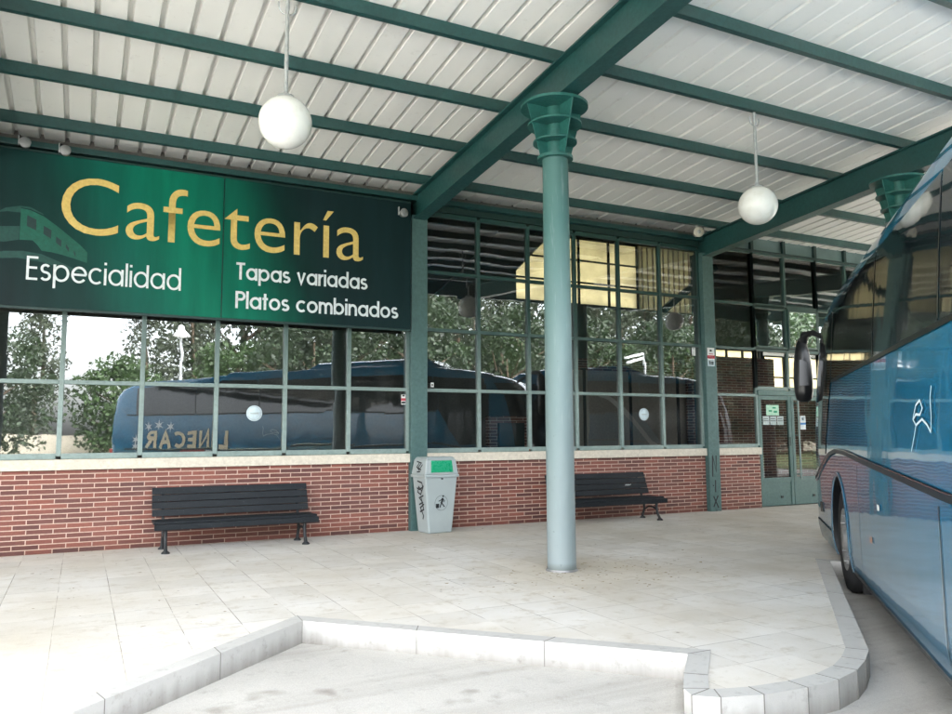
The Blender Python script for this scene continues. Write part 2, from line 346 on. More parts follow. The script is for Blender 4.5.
M['bark'] = weathered('bark', (.09,.065,.045), (.15,.12,.09), .9, 3, True, .1, bumps=.5)
def m_translucent(name, c, t=.7):
    m, nt, bs = newmat(name); out = nt.nodes['Material Output']
    n = noise(nt, coords(nt), 1.3, 5, .6); col = mix(nt, ramp(nt,n,.38,.64), c, [x*.72 for x in c])
    nt.links.new(col, bs.inputs['Base Color']); bs.inputs['Roughness'].default_value=.5
    tl = nd(nt,'ShaderNodeBsdfTranslucent'); nt.links.new(col, tl.inputs['Color'])
    mx = nd(nt,'ShaderNodeMixShader'); mx.inputs[0].default_value = t
    nt.links.new(bs.outputs[0], mx.inputs[1]); nt.links.new(tl.outputs[0], mx.inputs[2]); nt.links.new(mx.outputs[0], out.inputs['Surface']); return m
M['blind'] = m_translucent('yellow_blind', (.76,.68,.52), .85)
M['cream'] = m_translucent('cream_sheet', (.42,.38,.28), .8)
M['skylight'] = m_translucent('frosted_strip', (.16,.24,.24), .3)
def m_leaf(name, c1, c2):
    m, nt, bs = newmat(name); out = nt.nodes['Material Output']
    g = nd(nt,'ShaderNodeNewGeometry'); n = noise(nt, coords(nt), .7, 3)
    sm = nd(nt,'ShaderNodeMath',operation='MULTIPLY_ADD'); sm.inputs[1].default_value=.5; nt.links.new(g.outputs['Random Per Island'], sm.inputs[0]); nt.links.new(n, sm.inputs[2])
    col = mix(nt, ramp(nt, sm.outputs[0], .35, .95), c1, c2); nt.links.new(col, bs.inputs['Base Color']); bs.inputs['Roughness'].default_value=.55
    tl = nd(nt,'ShaderNodeBsdfTranslucent'); nt.links.new(col, tl.inputs['Color'])
    mx = nd(nt,'ShaderNodeMixShader'); mx.inputs[0].default_value=.35; nt.links.new(bs.outputs[0], mx.inputs[1]); nt.links.new(tl.outputs[0], mx.inputs[2]); nt.links.new(mx.outputs[0], out.inputs['Surface']); return m
M['leaf'] = m_leaf('leaf_green', (.014,.035,.009), (.050,.092,.028))
M['leaf_dark'] = m_leaf('leaf_dark_green', (.009,.020,.008), (.026,.048,.018))
M['leaf_pop'] = m_leaf('leaf_poplar', (.030,.042,.024), (.078,.098,.062))
M['verge'] = m_concrete('verge_grass', (.06,.085,.03), (.10,.11,.05), (.16,.13,.08), .5)
def m_sign():
    m, nt, bs = newmat('sign_green_panel'); t = nd(nt,'ShaderNodeTexCoord'); sx = nd(nt,'ShaderNodeSeparateXYZ'); nt.links.new(t.outputs['Object'], sx.inputs[0])
    g = nd(nt,'ShaderNodeMapRange'); g.inputs['From Min'].default_value=-5.7; g.inputs['From Max'].default_value=-.15; nt.links.new(sx.outputs['X'], g.inputs['Value'])
    # diagonal green gradient
    ad = nd(nt,'ShaderNodeMath',operation='MULTIPLY_ADD'); ad.inputs[1].default_value=.06; nt.links.new(sx.outputs['Z'], ad.inputs[0]); nt.links.new(g.outputs[0], ad.inputs[2])
    r = nd(nt,'ShaderNodeValToRGB'); nt.links.new(ad.outputs[0], r.inputs['Fac']); cr = r.color_ramp
    cr.elements[0].position=.24; cr.elements[0].color=(.0055,.016,.018,1); cr.elements[1].position=1.0; cr.elements[1].color=(.007,.021,.023,1)
    for p,c in ((.40,(.005,.032,.029,1)),(.52,(.003,.085,.062,1)),(.66,(.002,.145,.088,1)),(.78,(.002,.110,.070,1)),(.92,(.004,.024,.022,1))):
        e = cr.elements.new(p); e.color=c
    n = noise(nt, coords(nt,'Object',(1,1,.12)), 5, 5); col = mix(nt, ramp(nt,n,.35,.75), r.outputs['Color'], mix(nt,1.,r.outputs['Color'],(.72,.72,.72),'MULTIPLY'))
    n2 = noise(nt, coords(nt,'Object',(1,1,.28)), 34, 6, .8); col = mix(nt, ramp(nt,n2,.72,.76), col, (.35,.48,.45))
    nt.links.new(col, bs.inputs['Base Color']); bs.inputs['Roughness'].default_value=.42; bs.inputs['Specular IOR Level'].default_value=.12
    return m
M['sign'] = m_sign()
M['train'] = weathered('sign_train_green', (.002,.07,.047), (.003,.088,.06), .45, 5, True, .3)
M['train_dim'] = weathered('sign_train_dim', (.005,.045,.038), (.006,.058,.048), .45, 5, True, .3)
M['train_dark'] = flat('sign_train_dark', (.008,.03,.03), .45)

# ------------------------------------------------------------------ lettering
def arc(cx, cy, r, a0, a1, n=20, ry=None):
    ry = ry or r
    return [(cx+r*math.cos(R(a0+(a1-a0)*i/n)), cy+ry*math.sin(R(a0+(a1-a0)*i/n))) for i in range(n+1)]
XH = .72
def glyph(c, w):
    h = w/2; r = XH/2-h; m = XH/2
    if c == 'a': return [arc(m,m,r,0,360,32), [(XH-h,0),(XH-h,XH)]], XH
    if c == 'd': return [arc(m,m,r,0,360,32), [(XH-h,0),(XH-h,1.02)]], XH
    if c == 'p': return [arc(m,m,r,0,360,32), [(h,-.28),(h,XH)]], XH
    if c == 'b': return [arc(m,m,r,0,360,32), [(h,0),(h,1.02)]], XH
    if c == 'o': return [arc(m,m,r,0,360,32)], XH
    if c == 'c': return [arc(m,m,r,48,312,26)], XH*.88
    if c == 'e': return [arc(m,m,r,0,322,30), [(h*.6,m),(XH-h*.6,m)]], XH*.97
    if c == 's':
        q = (XH-w)/4
        return [arc(.25,XH-h-q,.17,35,270,14,q)[:-1]+arc(.25,h+q,.19,90,-150,14,q)], .5
    if c == 'i': return [[(h,0),(h,XH)], [(h,.87),(h,.87+w)]], w
    if c == 'l': return [[(h,0),(h,1.02)]], w
    if c == 't': return [[(.16,0),(.16,.95)], [(0,XH-h),(.34,XH-h)]], .34
    if c == 'v': return [[(h,XH),(.30,h*.6),(.60-h,XH)]], .60
    if c == 'r': return [[(h,0),(h,XH)], arc(.30,.36,.30-h,180,80,10,XH-h-.36)], .32
    if c == 'n': return [[(h,0),(h,XH)], arc(.30,.40,.30-h,180,0,16,XH-h-.40)+[(.60-h,0)]], .60
    if c == 'm': return [[(h,0),(h,XH)], arc(.27,.42,.27-h,180,0,14,XH-h-.42)+[(.54-h,0)], arc(.27+.54-w,.42,.27-h,180,0,14,XH-h-.42)+[(1.08-w-h,0)]], 1.08-w
    if c == 'E': return [[(.5,1-h),(h,1-h),(h,h),(.5,h)], [(h,.52),(.47,.52)]], .5
    if c == 'T': return [[(0,1-h),(.56,1-h)], [(.28,0),(.28,1-h)]], .56
    if c == 'P': return [[(h,0),(h,1-h),(.33,1-h)]+arc(.33,.72,.28-h,90,-90,12)+[(h,.44+h)]], .58
    if c == 'L': return [[(h,1),(h,h),(.48,h)]], .48
    if c == 'I': return [[(h,0),(h,1)]], w
    if c == 'N': return [[(h,0),(h,1-h*.2),(.66-h,h*.2),(.66-h,1)]], .66
    if c == 'C': return [arc(.42,.5,.42-h,48,312,24,.5-h)], .72
    if c == 'A': return [[(h,0),(.36,1-h),(.72-h,0)], [(.16,.33),(.56,.33)]], .72
    if c == 'R': return [[(h,0),(h,1-h),(.33,1-h)]+arc(.33,.73,.27-h,90,-90,12)+[(h,.46+h)], [(.33,.46),(.58,0)]], .60
    if c == 'X': return [[(0,0),(.55,1)],[(0,1),(.55,0)]], .55
    return [], .34
def write(text, x0, x1, z0, cap, w, f, gap=.09, word=.34, lift=(0,-.0008,0)):
    """stroke lettering; text spans x0..x1 on baseline z0; f maps (x,z) to 3d"""
    mb = MB(); items = []; x = 0; words = [mb]; wi = 0
    for ch in text:
        if ch == ' ': x += word; wi += 1; words.append(MB()); continue
        st, wd = glyph(ch, w); items.append((x, st, wi)); x += wd+gap
    tot = x-gap; k = (x1-x0)/(tot)
    for px, st, wi in items:
        for j, pl in enumerate(st):
            pts = [(x0+(px+a)*k, z0+b*cap) for a,b in pl]
            words[wi].ribbon(pts, w*(abs(k)+cap)/2, lambda a,b: tuple(Vector(f(a,b))+Vector(lift)*j))
    return words
def text_mesh(body, x0, x1, z0, cap, y):
    """outline lettering from the built-in face, scaled to x0..x1 and cap height"""
    cu = bpy.data.curves.new('lettering', 'FONT'); cu.body = body; cu.offset = -.006
    cu.resolution_u = 6
    ob = bpy.data.objects.new('lettering_source', cu); COL.objects.link(ob)
    dg = bpy.context.evaluated_depsgraph_get(); me = bpy.data.meshes.new_from_object(ob.evaluated_get(dg))
    bpy.data.objects.remove(ob); bpy.data.curves.remove(cu)
    xs = [v.co.x for v in me.vertices]; a, b = min(xs), max(xs)
    # cap height from first letter
    w1 = a+(b-a)*.14; cz = [v.co.y for v in me.vertices if v.co.x < w1]; c0, c1 = min(cz), max(cz)
    for v in me.vertices:
        v.co = Vector((x0+(v.co.x-a)/(b-a)*(x1-x0), y, z0+(v.co.y-c0)/(c1-c0)*cap))
    return me

# ------------------------------------------------------------------ geometry constants
BAY = 5.8
ZR = [1.19, 2.08, 3.01, 3.91, 4.83]
def beam_bot(y): return 4.99-.08*(y+3.9)
def sheet_z(y): return beam_bot(y)+.40+.135
YC = -9.6            # outer edge of the canopy

# ------------------------------------------------------------------ ground
RZ = -.16
struct(MB().poly([(-45,-40,RZ),(60,-40,RZ),(60,20,RZ),(-45,20,RZ)]).build('road', M['road']))
struct(MB().poly([(-900,-900,RZ-.02),(900,-900,RZ-.02),(900,900,RZ-.02),(-900,900,RZ-.02)]).build('ground', M['verge']))
period = [(-2.95,-4.85),(-1.0,-6.90),(-1.30,-7.20),(-1.49,-7.41),(-1.53,-7.52),(-1.42,-7.62),(-1.18,-7.69),(-.88,-7.72),(-.61,-7.70),(-.36,-7.63),(-.14,-7.52),(.08,-7.38)]
pts = []
for k in range(-3, 5):
    pts += [(x+BAY*k, y) for x,y in period]
pts.append((-2.95+BAY*5, -4.85))
def offset_in(P, d):
    out = []
    for i in range(len(P)):
        a = Vector(P[max(i-1,0)]); b = Vector(P[i]); c = Vector(P[min(i+1,len(P)-1)])
        d0 = (b-a).normalized() if i>0 else (c-b).normalized(); d1 = (c-b).normalized() if i<len(P)-1 else d0
        n0 = Vector((-d0.y,d0.x)); n1 = Vector((-d1.y,d1.x)); n = (n0+n1); n = n.normalized() if n.length>1e-4 else n0
        k = d/max(.35, n.dot(n0)); out.append((b.x+n.x*k, b.y+n.y*k))
    return out
inn = offset_in(pts, .135); under = offset_in(pts, .05)
from mathutils.geometry import tessellate_polygon
poly = [(-24,.12)] + [(-24,-4.80)] + under + [(30,-4.80),(30,.12)]
mb = MB(); pv = [(x,y,0.) for x,y in poly]
tris = []
for tri in tessellate_polygon([[Vector(v) for v in pv]]):
    i,j,k = tri; A,B,C_ = Vector(pv[i]),Vector(pv[j]),Vector(pv[k])
    tris.append(tri if (B-A).cross(C_-A).z > 0 else (i,k,j))
mb.add(pv, tris)
struct(mb.build('pavement', M['paving']))
kb = MB(); jt = MB()
def stones(a0, a1, b0, b1, n):
    A = lambda t: Vector((*a0,0)).lerp(Vector((*a1,0)), t); B = lambda t: Vector((*b0,0)).lerp(Vector((*b1,0)), t)
    kb.hexa([(p.x,p.y,-.3) for p in (A(0),A(1),B(1),B(0))], [(p.x,p.y,.006) for p in (A(0),A(1),B(1),B(0))])
    L = (A(1)-A(0)).length; d = (A(1)-A(0)).normalized()*.003; out = (A(0)-B(0)).normalized()*.0015
    for i in range(n):
        t = i/n; p, q = A(t)+out, B(t)
        jt.hexa([(v.x,v.y,-.3) for v in (p-d,p+d,q+d,q-d)], [(v.x,v.y,.0075) for v in (p-d,p+d,q+d,q-d)])
for i in range(len(pts)-1):
    L = (Vector(pts[i+1])-Vector(pts[i])).length
    stones(pts[i], pts[i+1], inn[i], inn[i+1], max(1, round(L/.95)))
struct(kb.build('kerb', M['kerb']))
struct(jt.build('kerb_joint', M['joint']))
struct(MB().poly([(15.5,-29.0,RZ+.02),(75,-29.0,RZ+.02),(75,-11.5,RZ+.02),(24,-11.5,RZ+.02)][::-1][::-1]).build('added_dark_ground', M['verge']))  # unseen grass sheet added to darken what the door glass reflects
struct(MB().poly([(-60,-60,RZ+.02),(75,-60,RZ+.02),(75,-29,RZ+.02),(-60,-29,RZ+.02)]).build('grass_verge', M['verge']))

# litter of dry leaf bits and grit
mb = MB()
def flake(x, y, s, z=.004):
    a = random.uniform(0,PI); n = random.randint(4,6)
    c = [(x+s*random.uniform(.5,1)*math.cos(a+2*PI*i/n), y+s*random.uniform(.25,.7)*math.sin(a+2*PI*i/n), z+random.uniform(0,.004)) for i in range(n)]
    mb.poly(c)
for i in range(430):
    if i < 240:
        x = random.gauss(.15,.75); y = random.gauss(-4.25,.42)
    else:
        x = random.uniform(-5,6); y = random.uniform(-4.6,-.1)
    flake(x, y, random.choice([.008,.012,.016,.026]))
for i in range(60):
    flake(random.uniform(-5,5.5), random.uniform(-.3,-.03), random.uniform(.008,.02))
db = mb.build('dry_leaf_litter', weathered('dry_leaf', (.20,.15,.07), (.34,.27,.14), .8, 9, False)); db['kind'] = 'stuff'
tag(db, 'dry leaf bits and grit scattered on the paving round the column foot', 'leaf litter')

# ------------------------------------------------------------------ station building
bld = thing('station_building', 'brick and green steel station building with tall gridded windows behind the paving', 'building')
YW = 0.02     # brick face
def brick(x0, x1):
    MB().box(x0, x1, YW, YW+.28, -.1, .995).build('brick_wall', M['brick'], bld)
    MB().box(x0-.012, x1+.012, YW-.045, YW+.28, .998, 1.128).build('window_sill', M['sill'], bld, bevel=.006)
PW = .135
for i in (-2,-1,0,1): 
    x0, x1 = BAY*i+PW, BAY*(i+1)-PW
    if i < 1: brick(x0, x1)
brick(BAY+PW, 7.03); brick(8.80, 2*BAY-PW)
# pillars
for i in range(-2, 3):
    x = BAY*i
    p = MB().box(x-PW+.004, x+PW-.004, -.07, .26, -.05, 4.75).build('pillar', M['frame'] if True else None, bld, bevel=.006)
    p.data.materials[0] = M['pillar']
    if i == 1:   # painted scrawl down the pillar
        g = MB(); F = lambda a,b: (5.8+a, -.0725, b)
        for st in ([(-.06,.62),(-.05,.98),(-.045,.99),(.03,.70),(.035,1.0)], [(-.005,.34),(.0,.56)], [(-.06,.08),(.05,.28)], [(-.055,.27),(.055,.06)], [(.0,-.0),(.012,.02)], [(-.05,.45),(-.052,.47)]):
            g.ribbon([(a,b) for a,b in st], .026, F)
        g.build('graffiti', M['ink'], p)
# windows: frame grid plus panes
def window(x0, x1, cols, rows, name='window', ymul=.055, y=.06, glass='glass', tilt=.0):
    n = len(cols); mb = MB(); y0, y1 = y-.035, y+.035
    w = .028
    zb, zt = rows[0], rows[-1]
    for k, xm in enumerate(cols):
        hw = w if 0 < k < n-1 else .032
        mb.box(xm-hw, xm+hw, y0, y1, zb, zt)
    for k, z in enumerate(rows):
        hh = .026 if 0 < k < len(rows)-1 else .035
        for a, b in zip(cols[:-1], cols[1:]):
            mb.box(a+w+.001, b-w-.001, y0+.004, y1-.004, z-hh, z+hh)
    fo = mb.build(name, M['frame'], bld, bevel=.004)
    pb = MB()
    for a, b in zip(cols[:-1], cols[1:]):
        for c, d in zip(rows[:-1], rows[1:]):
            t1, t2 = random.uniform(-1,1)*.0026, random.uniform(-1,1)*.0020
            pb.poly([(a+.02, y+.01+t1, c+.02), (b-.02, y+.01-t1+t2, c+.02), (b-.02, y+.01-t1-t2, d-.02), (a+.02, y+.01+t1, d-.02)])
    pb.build('pane', M[glass], fo)
    return fo
for i in (-2,-1,0):
    a, b = BAY*i+.14, BAY*(i+1)-.14
    rows = [1.165]+ZR[1:]
    window(a, b, [a+(b-a)*k/6 for k in range(7)], rows)
# bay with the entrance
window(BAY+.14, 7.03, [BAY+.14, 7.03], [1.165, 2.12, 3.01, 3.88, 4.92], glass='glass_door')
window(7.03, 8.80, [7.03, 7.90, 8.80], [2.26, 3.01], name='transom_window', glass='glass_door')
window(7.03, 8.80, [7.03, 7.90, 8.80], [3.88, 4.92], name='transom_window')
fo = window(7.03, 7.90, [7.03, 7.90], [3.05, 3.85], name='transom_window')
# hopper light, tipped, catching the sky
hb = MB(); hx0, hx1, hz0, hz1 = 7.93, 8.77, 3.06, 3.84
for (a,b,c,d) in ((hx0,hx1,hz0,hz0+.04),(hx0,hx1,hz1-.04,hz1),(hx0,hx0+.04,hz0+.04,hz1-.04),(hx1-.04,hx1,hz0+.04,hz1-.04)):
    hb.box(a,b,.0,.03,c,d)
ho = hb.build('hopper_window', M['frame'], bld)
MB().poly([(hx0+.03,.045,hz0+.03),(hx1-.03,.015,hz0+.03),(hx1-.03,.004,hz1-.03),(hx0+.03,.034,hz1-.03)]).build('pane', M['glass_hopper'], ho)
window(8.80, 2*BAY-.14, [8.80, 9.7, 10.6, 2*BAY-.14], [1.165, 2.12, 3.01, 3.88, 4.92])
# clerestory strip over the entrance bay
MB().box(BAY+.14, 2*BAY-.14, .06, .075, 4.96, 5.22).build('clerestory_strip', M['skylight'], bld)
for x in (6.0, 7.03, 7.90, 8.80, 9.7, 10.6): MB().box(x-.035, x+.035, -.0, .055, 4.96, 5.22).build('clerestory_mullion', M['green_dark'], bld)
# doors
MB().box(7.03, 8.80, .0, .11, 2.125, 2.22).build('door_head', M['door_green'], bld, bevel=.004)
def door(x0, x1, hs):
    d = MB(); y0, y1 = .02, .07; t = .075
    d.box(x0, x0+t, y0, y1, .02, 2.12); d.box(x1-t, x1, y0, y1, .02, 2.12)
    d.box(x0+t, x1-t, y0+.003, y1-.003, 2.04, 2.12); d.box(x0+t, x1-t, y0+.003, y1-.003, .46, .55)
    d.box(x0+t, x1-t, y0+.012, y1-.012, .02, .46)
    do = d.build('door', M['door_green'], bld, bevel=.003)
    MB().poly([(x0+t-.01,.045,.55),(x1-t+.01,.045,.55),(x1-t+.01,.045,2.04),(x0+t-.01,.045,2.04)]).build('door_glass', M['glass_door'], do)
    hx = x1-.03 if hs > 0 else x0+.10
    h = MB(); h.tube([(hx,-.06,.52),(hx,-.06,2.06)], .018, 10)
    for z in (.6, 1.35, 1.98): h.tube([(hx,-.06,z),(hx,.03,z)], .010, 8)
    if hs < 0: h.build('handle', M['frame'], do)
    MB().box(x0+.5, x0+.56, .012, .022, .16, .20).build('door_stop', M['iron'], do)
door(7.04, 7.91, 1); door(7.92, 8.79, -1)
MB().box(7.81,7.87,.012,.03,1.15,1.32).build('lock_plate', M['green_dark'], bld)
# head beam and eaves over the glazing
for i in (-2,-1,0):
    MB().box(BAY*i+.14, BAY*(i+1)-.14, .0, .25, 4.87, 4.965).build('head_beam', M['green_dark'], bld)
MB().box(-BAY*2, BAY-.1, -.10, .2, 4.97, 5.045).build('eaves_rail', M['green'], bld, bevel=.006)
MB().box(BAY+.1, BAY*2, -.02, .2, 4.925, 4.955).build('eaves_rail', M['green_dark'], bld)
# flanks, back, roof of the hall
# interior
MB().box(-11.6, 16, .31, 9.0, -.08, .0).build('interior_floor', M['int_floor'], bld)
MB().box(-11.6, 16, .26, 9.0, 6.3, 6.42).build('hall_roof', M['int_dark'], bld)
MB().box(-11.6, 16, .22, .26, 5.05, 6.3).build('upper_wall', M['int_dark'], bld)
MB().box(-11.9, -11.6, .0, 9.0, -.1, 6.4).build('end_wall', M['int_dark'], bld)
MB().box(16, 16.3, .0, 9.0, -.1, 6.4).build('end_wall', M['int_dark'], bld)
MB().box(2*BAY, 16, .0, .25, -.1, 6.3).build('end_wall', M['brick_in'], bld)
YB = 4.5
def back(x0,x1,z0,z1,mat='int_dark'): MB().box(x0,x1,YB,YB+.25,z0,z1).build('back_wall', M[mat], bld)
back(-11.6, 4.3, 0, 6.3); back(4.3, 5.9, 0, 4.50); back(5.9, 12.05, 0, 3.20, 'brick_in'); back(12.05, 16, 0, 2.35, 'brick_in')
back(5.9, 9.55, 3.20, 4.50); back(11.95, 12.05, 3.2, 3.62); back(4.3, 16, 6.12, 6.3)
back(7.85, 10.2, 4.50, 6.12, 'cream')
back(10.2, 16, 3.63, 6.12); back(9.55, 10.2, 3.63, 4.50)
# sunlit blinds in the back windows
def blind(x0,x1,z0,z1,nx,nz):
    b = MB(); 
    w = MB()
    for k in range(nx+1):
        x = x0+(x1-x0)*k/nx; w.box(x-.025,x+.025,YB+.02,YB+.07,z0,z1)
    for k in range(nz+1):
        z = z0+(z1-z0)*k/nz
        for j in range(nx):
            w.box(x0+(x1-x0)*j/nx+.026, x0+(x1-x0)*(j+1)/nx-.026, YB+.025,YB+.065,z-.02,z+.02)
    fo = w.build('back_window', M['iron'], bld)
    MB().box(x0,x1,YB+.10,YB+.11,z0,z1).build('blind', M['blind'], fo)
blind(4.3, 7.85, 4.50, 6.12, 4, 3)
blind(9.6, 11.9, 3.20, 3.62, 4, 1); blind(12.1, 15.9, 2.35, 3.5, 5, 2)
MB().box(7.4, 9.9, 2.2, 2.42, 0, 3.12).build('partition', M['brick_in'], bld); MB().box(9.905, 13.5, 2.2, 2.42, 0, 2.2).build('partition', M['brick_in'], bld)
# ribs of the cream sheeting and the raking brace
r = MB()
for k in range(13): r.box(7.95+k*.17, 7.975+k*.17, YB-.03, YB-.002, 4.52, 6.10)
r.build('sheet_rib', M['int_brown'], bld)
MB().bar((7.6,YB-.25,3.9),(10.2,YB-.25,5.75),.10,.16).build('raking_brace', M['green_dark'], bld)
MB().bar((2.4,YB-.3,4.0),(5.1,YB-.3,6.7),.12,.9,(0,0,1)).build('stair_soffit', M['int_dark'], bld)
# brown partition panels with dark posts in the cafe
for k,(a,b) in enumerate(((3.9,4.72),(4.78,5.9),(5.96,7.2),(7.26,8.15))):
    MB().box(a, b, 2.5, 2.54, 0.0, 2.72).build('partition', M['int_brown'], bld)
ps = MB()
for a in (3.87,4.75,5.93,7.23,8.18): ps.box(a-.028,a+.028,2.47,2.58,0,2.76)
ps.build('partition_post', M['iron'], bld)
MB().box(2.35, 3.3, 2.2, 2.3, 0, 1.75).build('partition', M['brick_in'], bld)
MB().box(2.55, 3.1, 2.13, 2.198, 0, 1.62).build('inner_door', M['green_dark'], bld)

# ------------------------------------------------------------------ canopy
can = thing('platform_canopy', 'green steel canopy with white ribbed sheet roof over the paving', 'canopy')
XL, XR = -17.4, 29.0
def ibeam(x):
    b = MB(); ya, yb = .15, YC; fw = .105; wt = .012; D = .40; ft = .022
    def seg(x0,x1,o0,o1):
        b.hexa([(x0,yb,beam_bot(yb)+o0),(x1,yb,beam_bot(yb)+o0),(x1,ya,beam_bot(ya)+o0),(x0,ya,beam_bot(ya)+o0)],
               [(x0,yb,beam_bot(yb)+o1),(x1,yb,beam_bot(yb)+o1),(x1,ya,beam_bot(ya)+o1),(x0,ya,beam_bot(ya)+o1)])
    seg(x-fw,x+fw,0,ft); seg(x-.035,x+.035,ft,D-ft); seg(x-fw,x+fw,D-ft,D)
    return b.build('beam', M['green'], can, bevel=.003)
for i in range(-3, 6): ibeam(BAY*i)
PY = [-.45, -1.65, -2.85, -4.05, -5.25, -6.45, -7.65, -8.85]
for y in PY:
    z = beam_bot(y)+.40
    b = MB(); sl = .08
    b.box(XL, XR, y-.035, y+.035, z+.002, z+.012); b.box(XL, XR, y+.012, y+.024, z+.012, z+.128); b.box(XL, XR, y-.035, y+.035, z+.128, z+.134)
    b.box(XL, XR, y-.035, y-.026, z+.012, z+.128)
    b.build('purlin', M['green'], can)
# roof sheet: trapezoid ribs running down the slope
def roof_sheet():
    b = MB(); xs = []; x = XL; n = 0
    while x < XR:
        base = x
        right = (int(math.floor((x+.02)/BAY)) in (0,2))
        h = .058 if not right else (.026 if n%3==0 else .010)
        n += 1
        for dx, dz in ((.0,0),(.222,0),(.236,h),(.268,h),(.282,0)): xs.append((base+dx, dz))
        x += .287
    ys = [.30, YC-.15]
    vs = [(px, y, sheet_z(y)+dz) for y in ys for px,dz in xs]; n = len(xs)
    b.add(vs, [(i, i+1, n+i+1, n+i) for i in range(n-1)])
    up = [(XL,.30,sheet_z(.3)+.06),(XR,.30,sheet_z(.3)+.06),(XR,YC-.15,sheet_z(YC)+.075),(XL,YC-.15,sheet_z(YC)+.075)]
    b.poly(up)
    return b
roof_sheet().build('roof_sheet', M['roof'], can)
MB().box(XL, XR, YC-.12, YC-.03, beam_bot(YC)+.05, sheet_z(YC)+.05).build('fascia', M['green'], can)

# ------------------------------------------------------------------ columns
def make_column(loc, label, group):
    t = thing('steel_column', label, 'column', loc, 0, group)
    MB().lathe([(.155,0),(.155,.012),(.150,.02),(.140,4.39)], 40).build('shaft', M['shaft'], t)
    MB().lathe([(.168,0),(.168,.006),(.158,.010),(.156,.02)], 40).build('base_ring', M['hub'], t)
    MB().lathe([(.105,4.38),(.10,4.97)], 28).build('neck', M['capital'], t)
    def ring(r,z,th,name):
        MB().lathe([(.09,z),(r,z),(r,z+th),(.09,z+th)], 40, smooth=False).build(name, M['capital'], t)
    ring(.193,4.375,.032,'collar'); ring(.24,4.56,.02,'ring'); ring(.295,4.755,.02,'ring')
    MB().lathe([(.0,4.955),(.368,4.955),(.368,4.985),(.0,4.985)], 44, smooth=False).build('cap_plate', M['capital'], t)
    f = MB()
    for k in range(4):
        a = k*PI/2+.02; c, s = math.cos(a), math.sin(a); w = .007
        q = [(.095,4.40),(.19,4.40),(.352,4.955),(.095,4.955)]
        A = [(r*c-w*s, r*s+w*c, z) for r,z in q]; B = [(r*c+w*s, r*s-w*c, z) for r,z in q]
        f.hexa(A, B)
    f.build('fin', M['capital'], t)
    return t
col0 = make_column((0,-3.9,0), 'round pale green column standing alone mid paving with flared finned capital', 'columns carrying the canopy')
dup(col0, (BAY,-3.9,0), label='column with only its dark finned capital showing beside the coach roof', group='columns carrying the canopy')
dup(col0, (-BAY,-3.9,0), label='column seen only as a dark upright reflected at the left window edge', group='columns carrying the canopy')
dup(col0, (2*BAY,-3.9,0), label='column hidden behind the parked coach at the far right', group='columns carrying the canopy')

# ------------------------------------------------------------------ globe lamps
def make_lamp(loc, top, label):
    t = thing('globe_lamp', label, 'lamp', loc, 0, 'white globe lamps under the canopy')
    pr = [(.236*math.sin(PI*k/28), -.236*math.cos(PI*k/28)) for k in range(29)]; pr[0]=(.0005,-.236); pr[-1]=(.06,.229)
    MB().lathe(pr, 40).build('globe', M['globe'], t)
    MB().lathe([(.075,.215),(.075,.245),(.03,.262),(.02,.29)], 24).build('fitter', M['grey_metal'], t)
    MB().tube([(0,0,.27),(0,0,top)], .019, 14).build('rod', M['grey_metal'], t)
    k = MB(); h = .011
    for sgn in (-1,1):
        k.tube([(sgn*.02,0,top-.17)]+[(sgn*(.02+.06*math.sin(a)), 0, top-.09-.08*math.cos(a)) for a in [PI*j/10 for j in range(1,7)]], h*.8, 8)
    k.build('hook', M['grey_metal'], t)
    return t
zt = beam_bot(-4.05)+.40
l0 = make_lamp((-2.97,-4.05,4.21), zt-4.21, 'white globe lamp on a grey rod hanging in front of the cafe sign')
dup(l0, (2.86,-4.05,4.20), label='white globe lamp hanging to the right of the round column')
dup(l0, (8.66,-4.05,4.20), label='white globe lamp hanging over the coach seen only in reflections')

# ------------------------------------------------------------------ sign
sg = thing('cafe_sign', 'long green cafe sign with yellow and white lettering above the left window', 'sign', (0,0,0))
YS = -.125
for a, b in ((-5.64,-2.895),(-2.885,-.165)):
    MB().box(a, b, YS, YS+.05, 2.975, 4.90).build('panel', M['sign'], sg, bevel=.004)
rim = MB()
rim.box(-5.64,-.165,YS-.006,YS+.056,2.945,2.973); rim.box(-5.64,-.165,YS-.006,YS+.056,4.902,4.92); rim.box(-2.8935,-2.8865,YS-.004,YS+.04,2.975,4.90)
rim.build('rim', M['green_dark'], sg)
fs = lambda x,z: (x, YS-.004, z)
me = text_mesh('Cafetería', -4.83, -.92, 3.925, .735, YS-.004); me.materials.append(M['sign_yellow']); link('lettering', me, sg)
for wd_ in write('Especialidad', -5.17, -3.41, 3.30, .295, .105, fs, gap=.10): wd_.build('lettering', M['sign_white'], sg)
for wd_ in write('Tapas variadas', -2.71, -.85, 3.515, .235, .15, fs, gap=.075, word=.38): wd_.build('lettering', M['sign_white'], sg)
for wd_ in write('Platos combinados', -2.71, -.37, 3.12, .235, .15, fs, gap=.075, word=.38): wd_.build('lettering', M['sign_white'], sg)
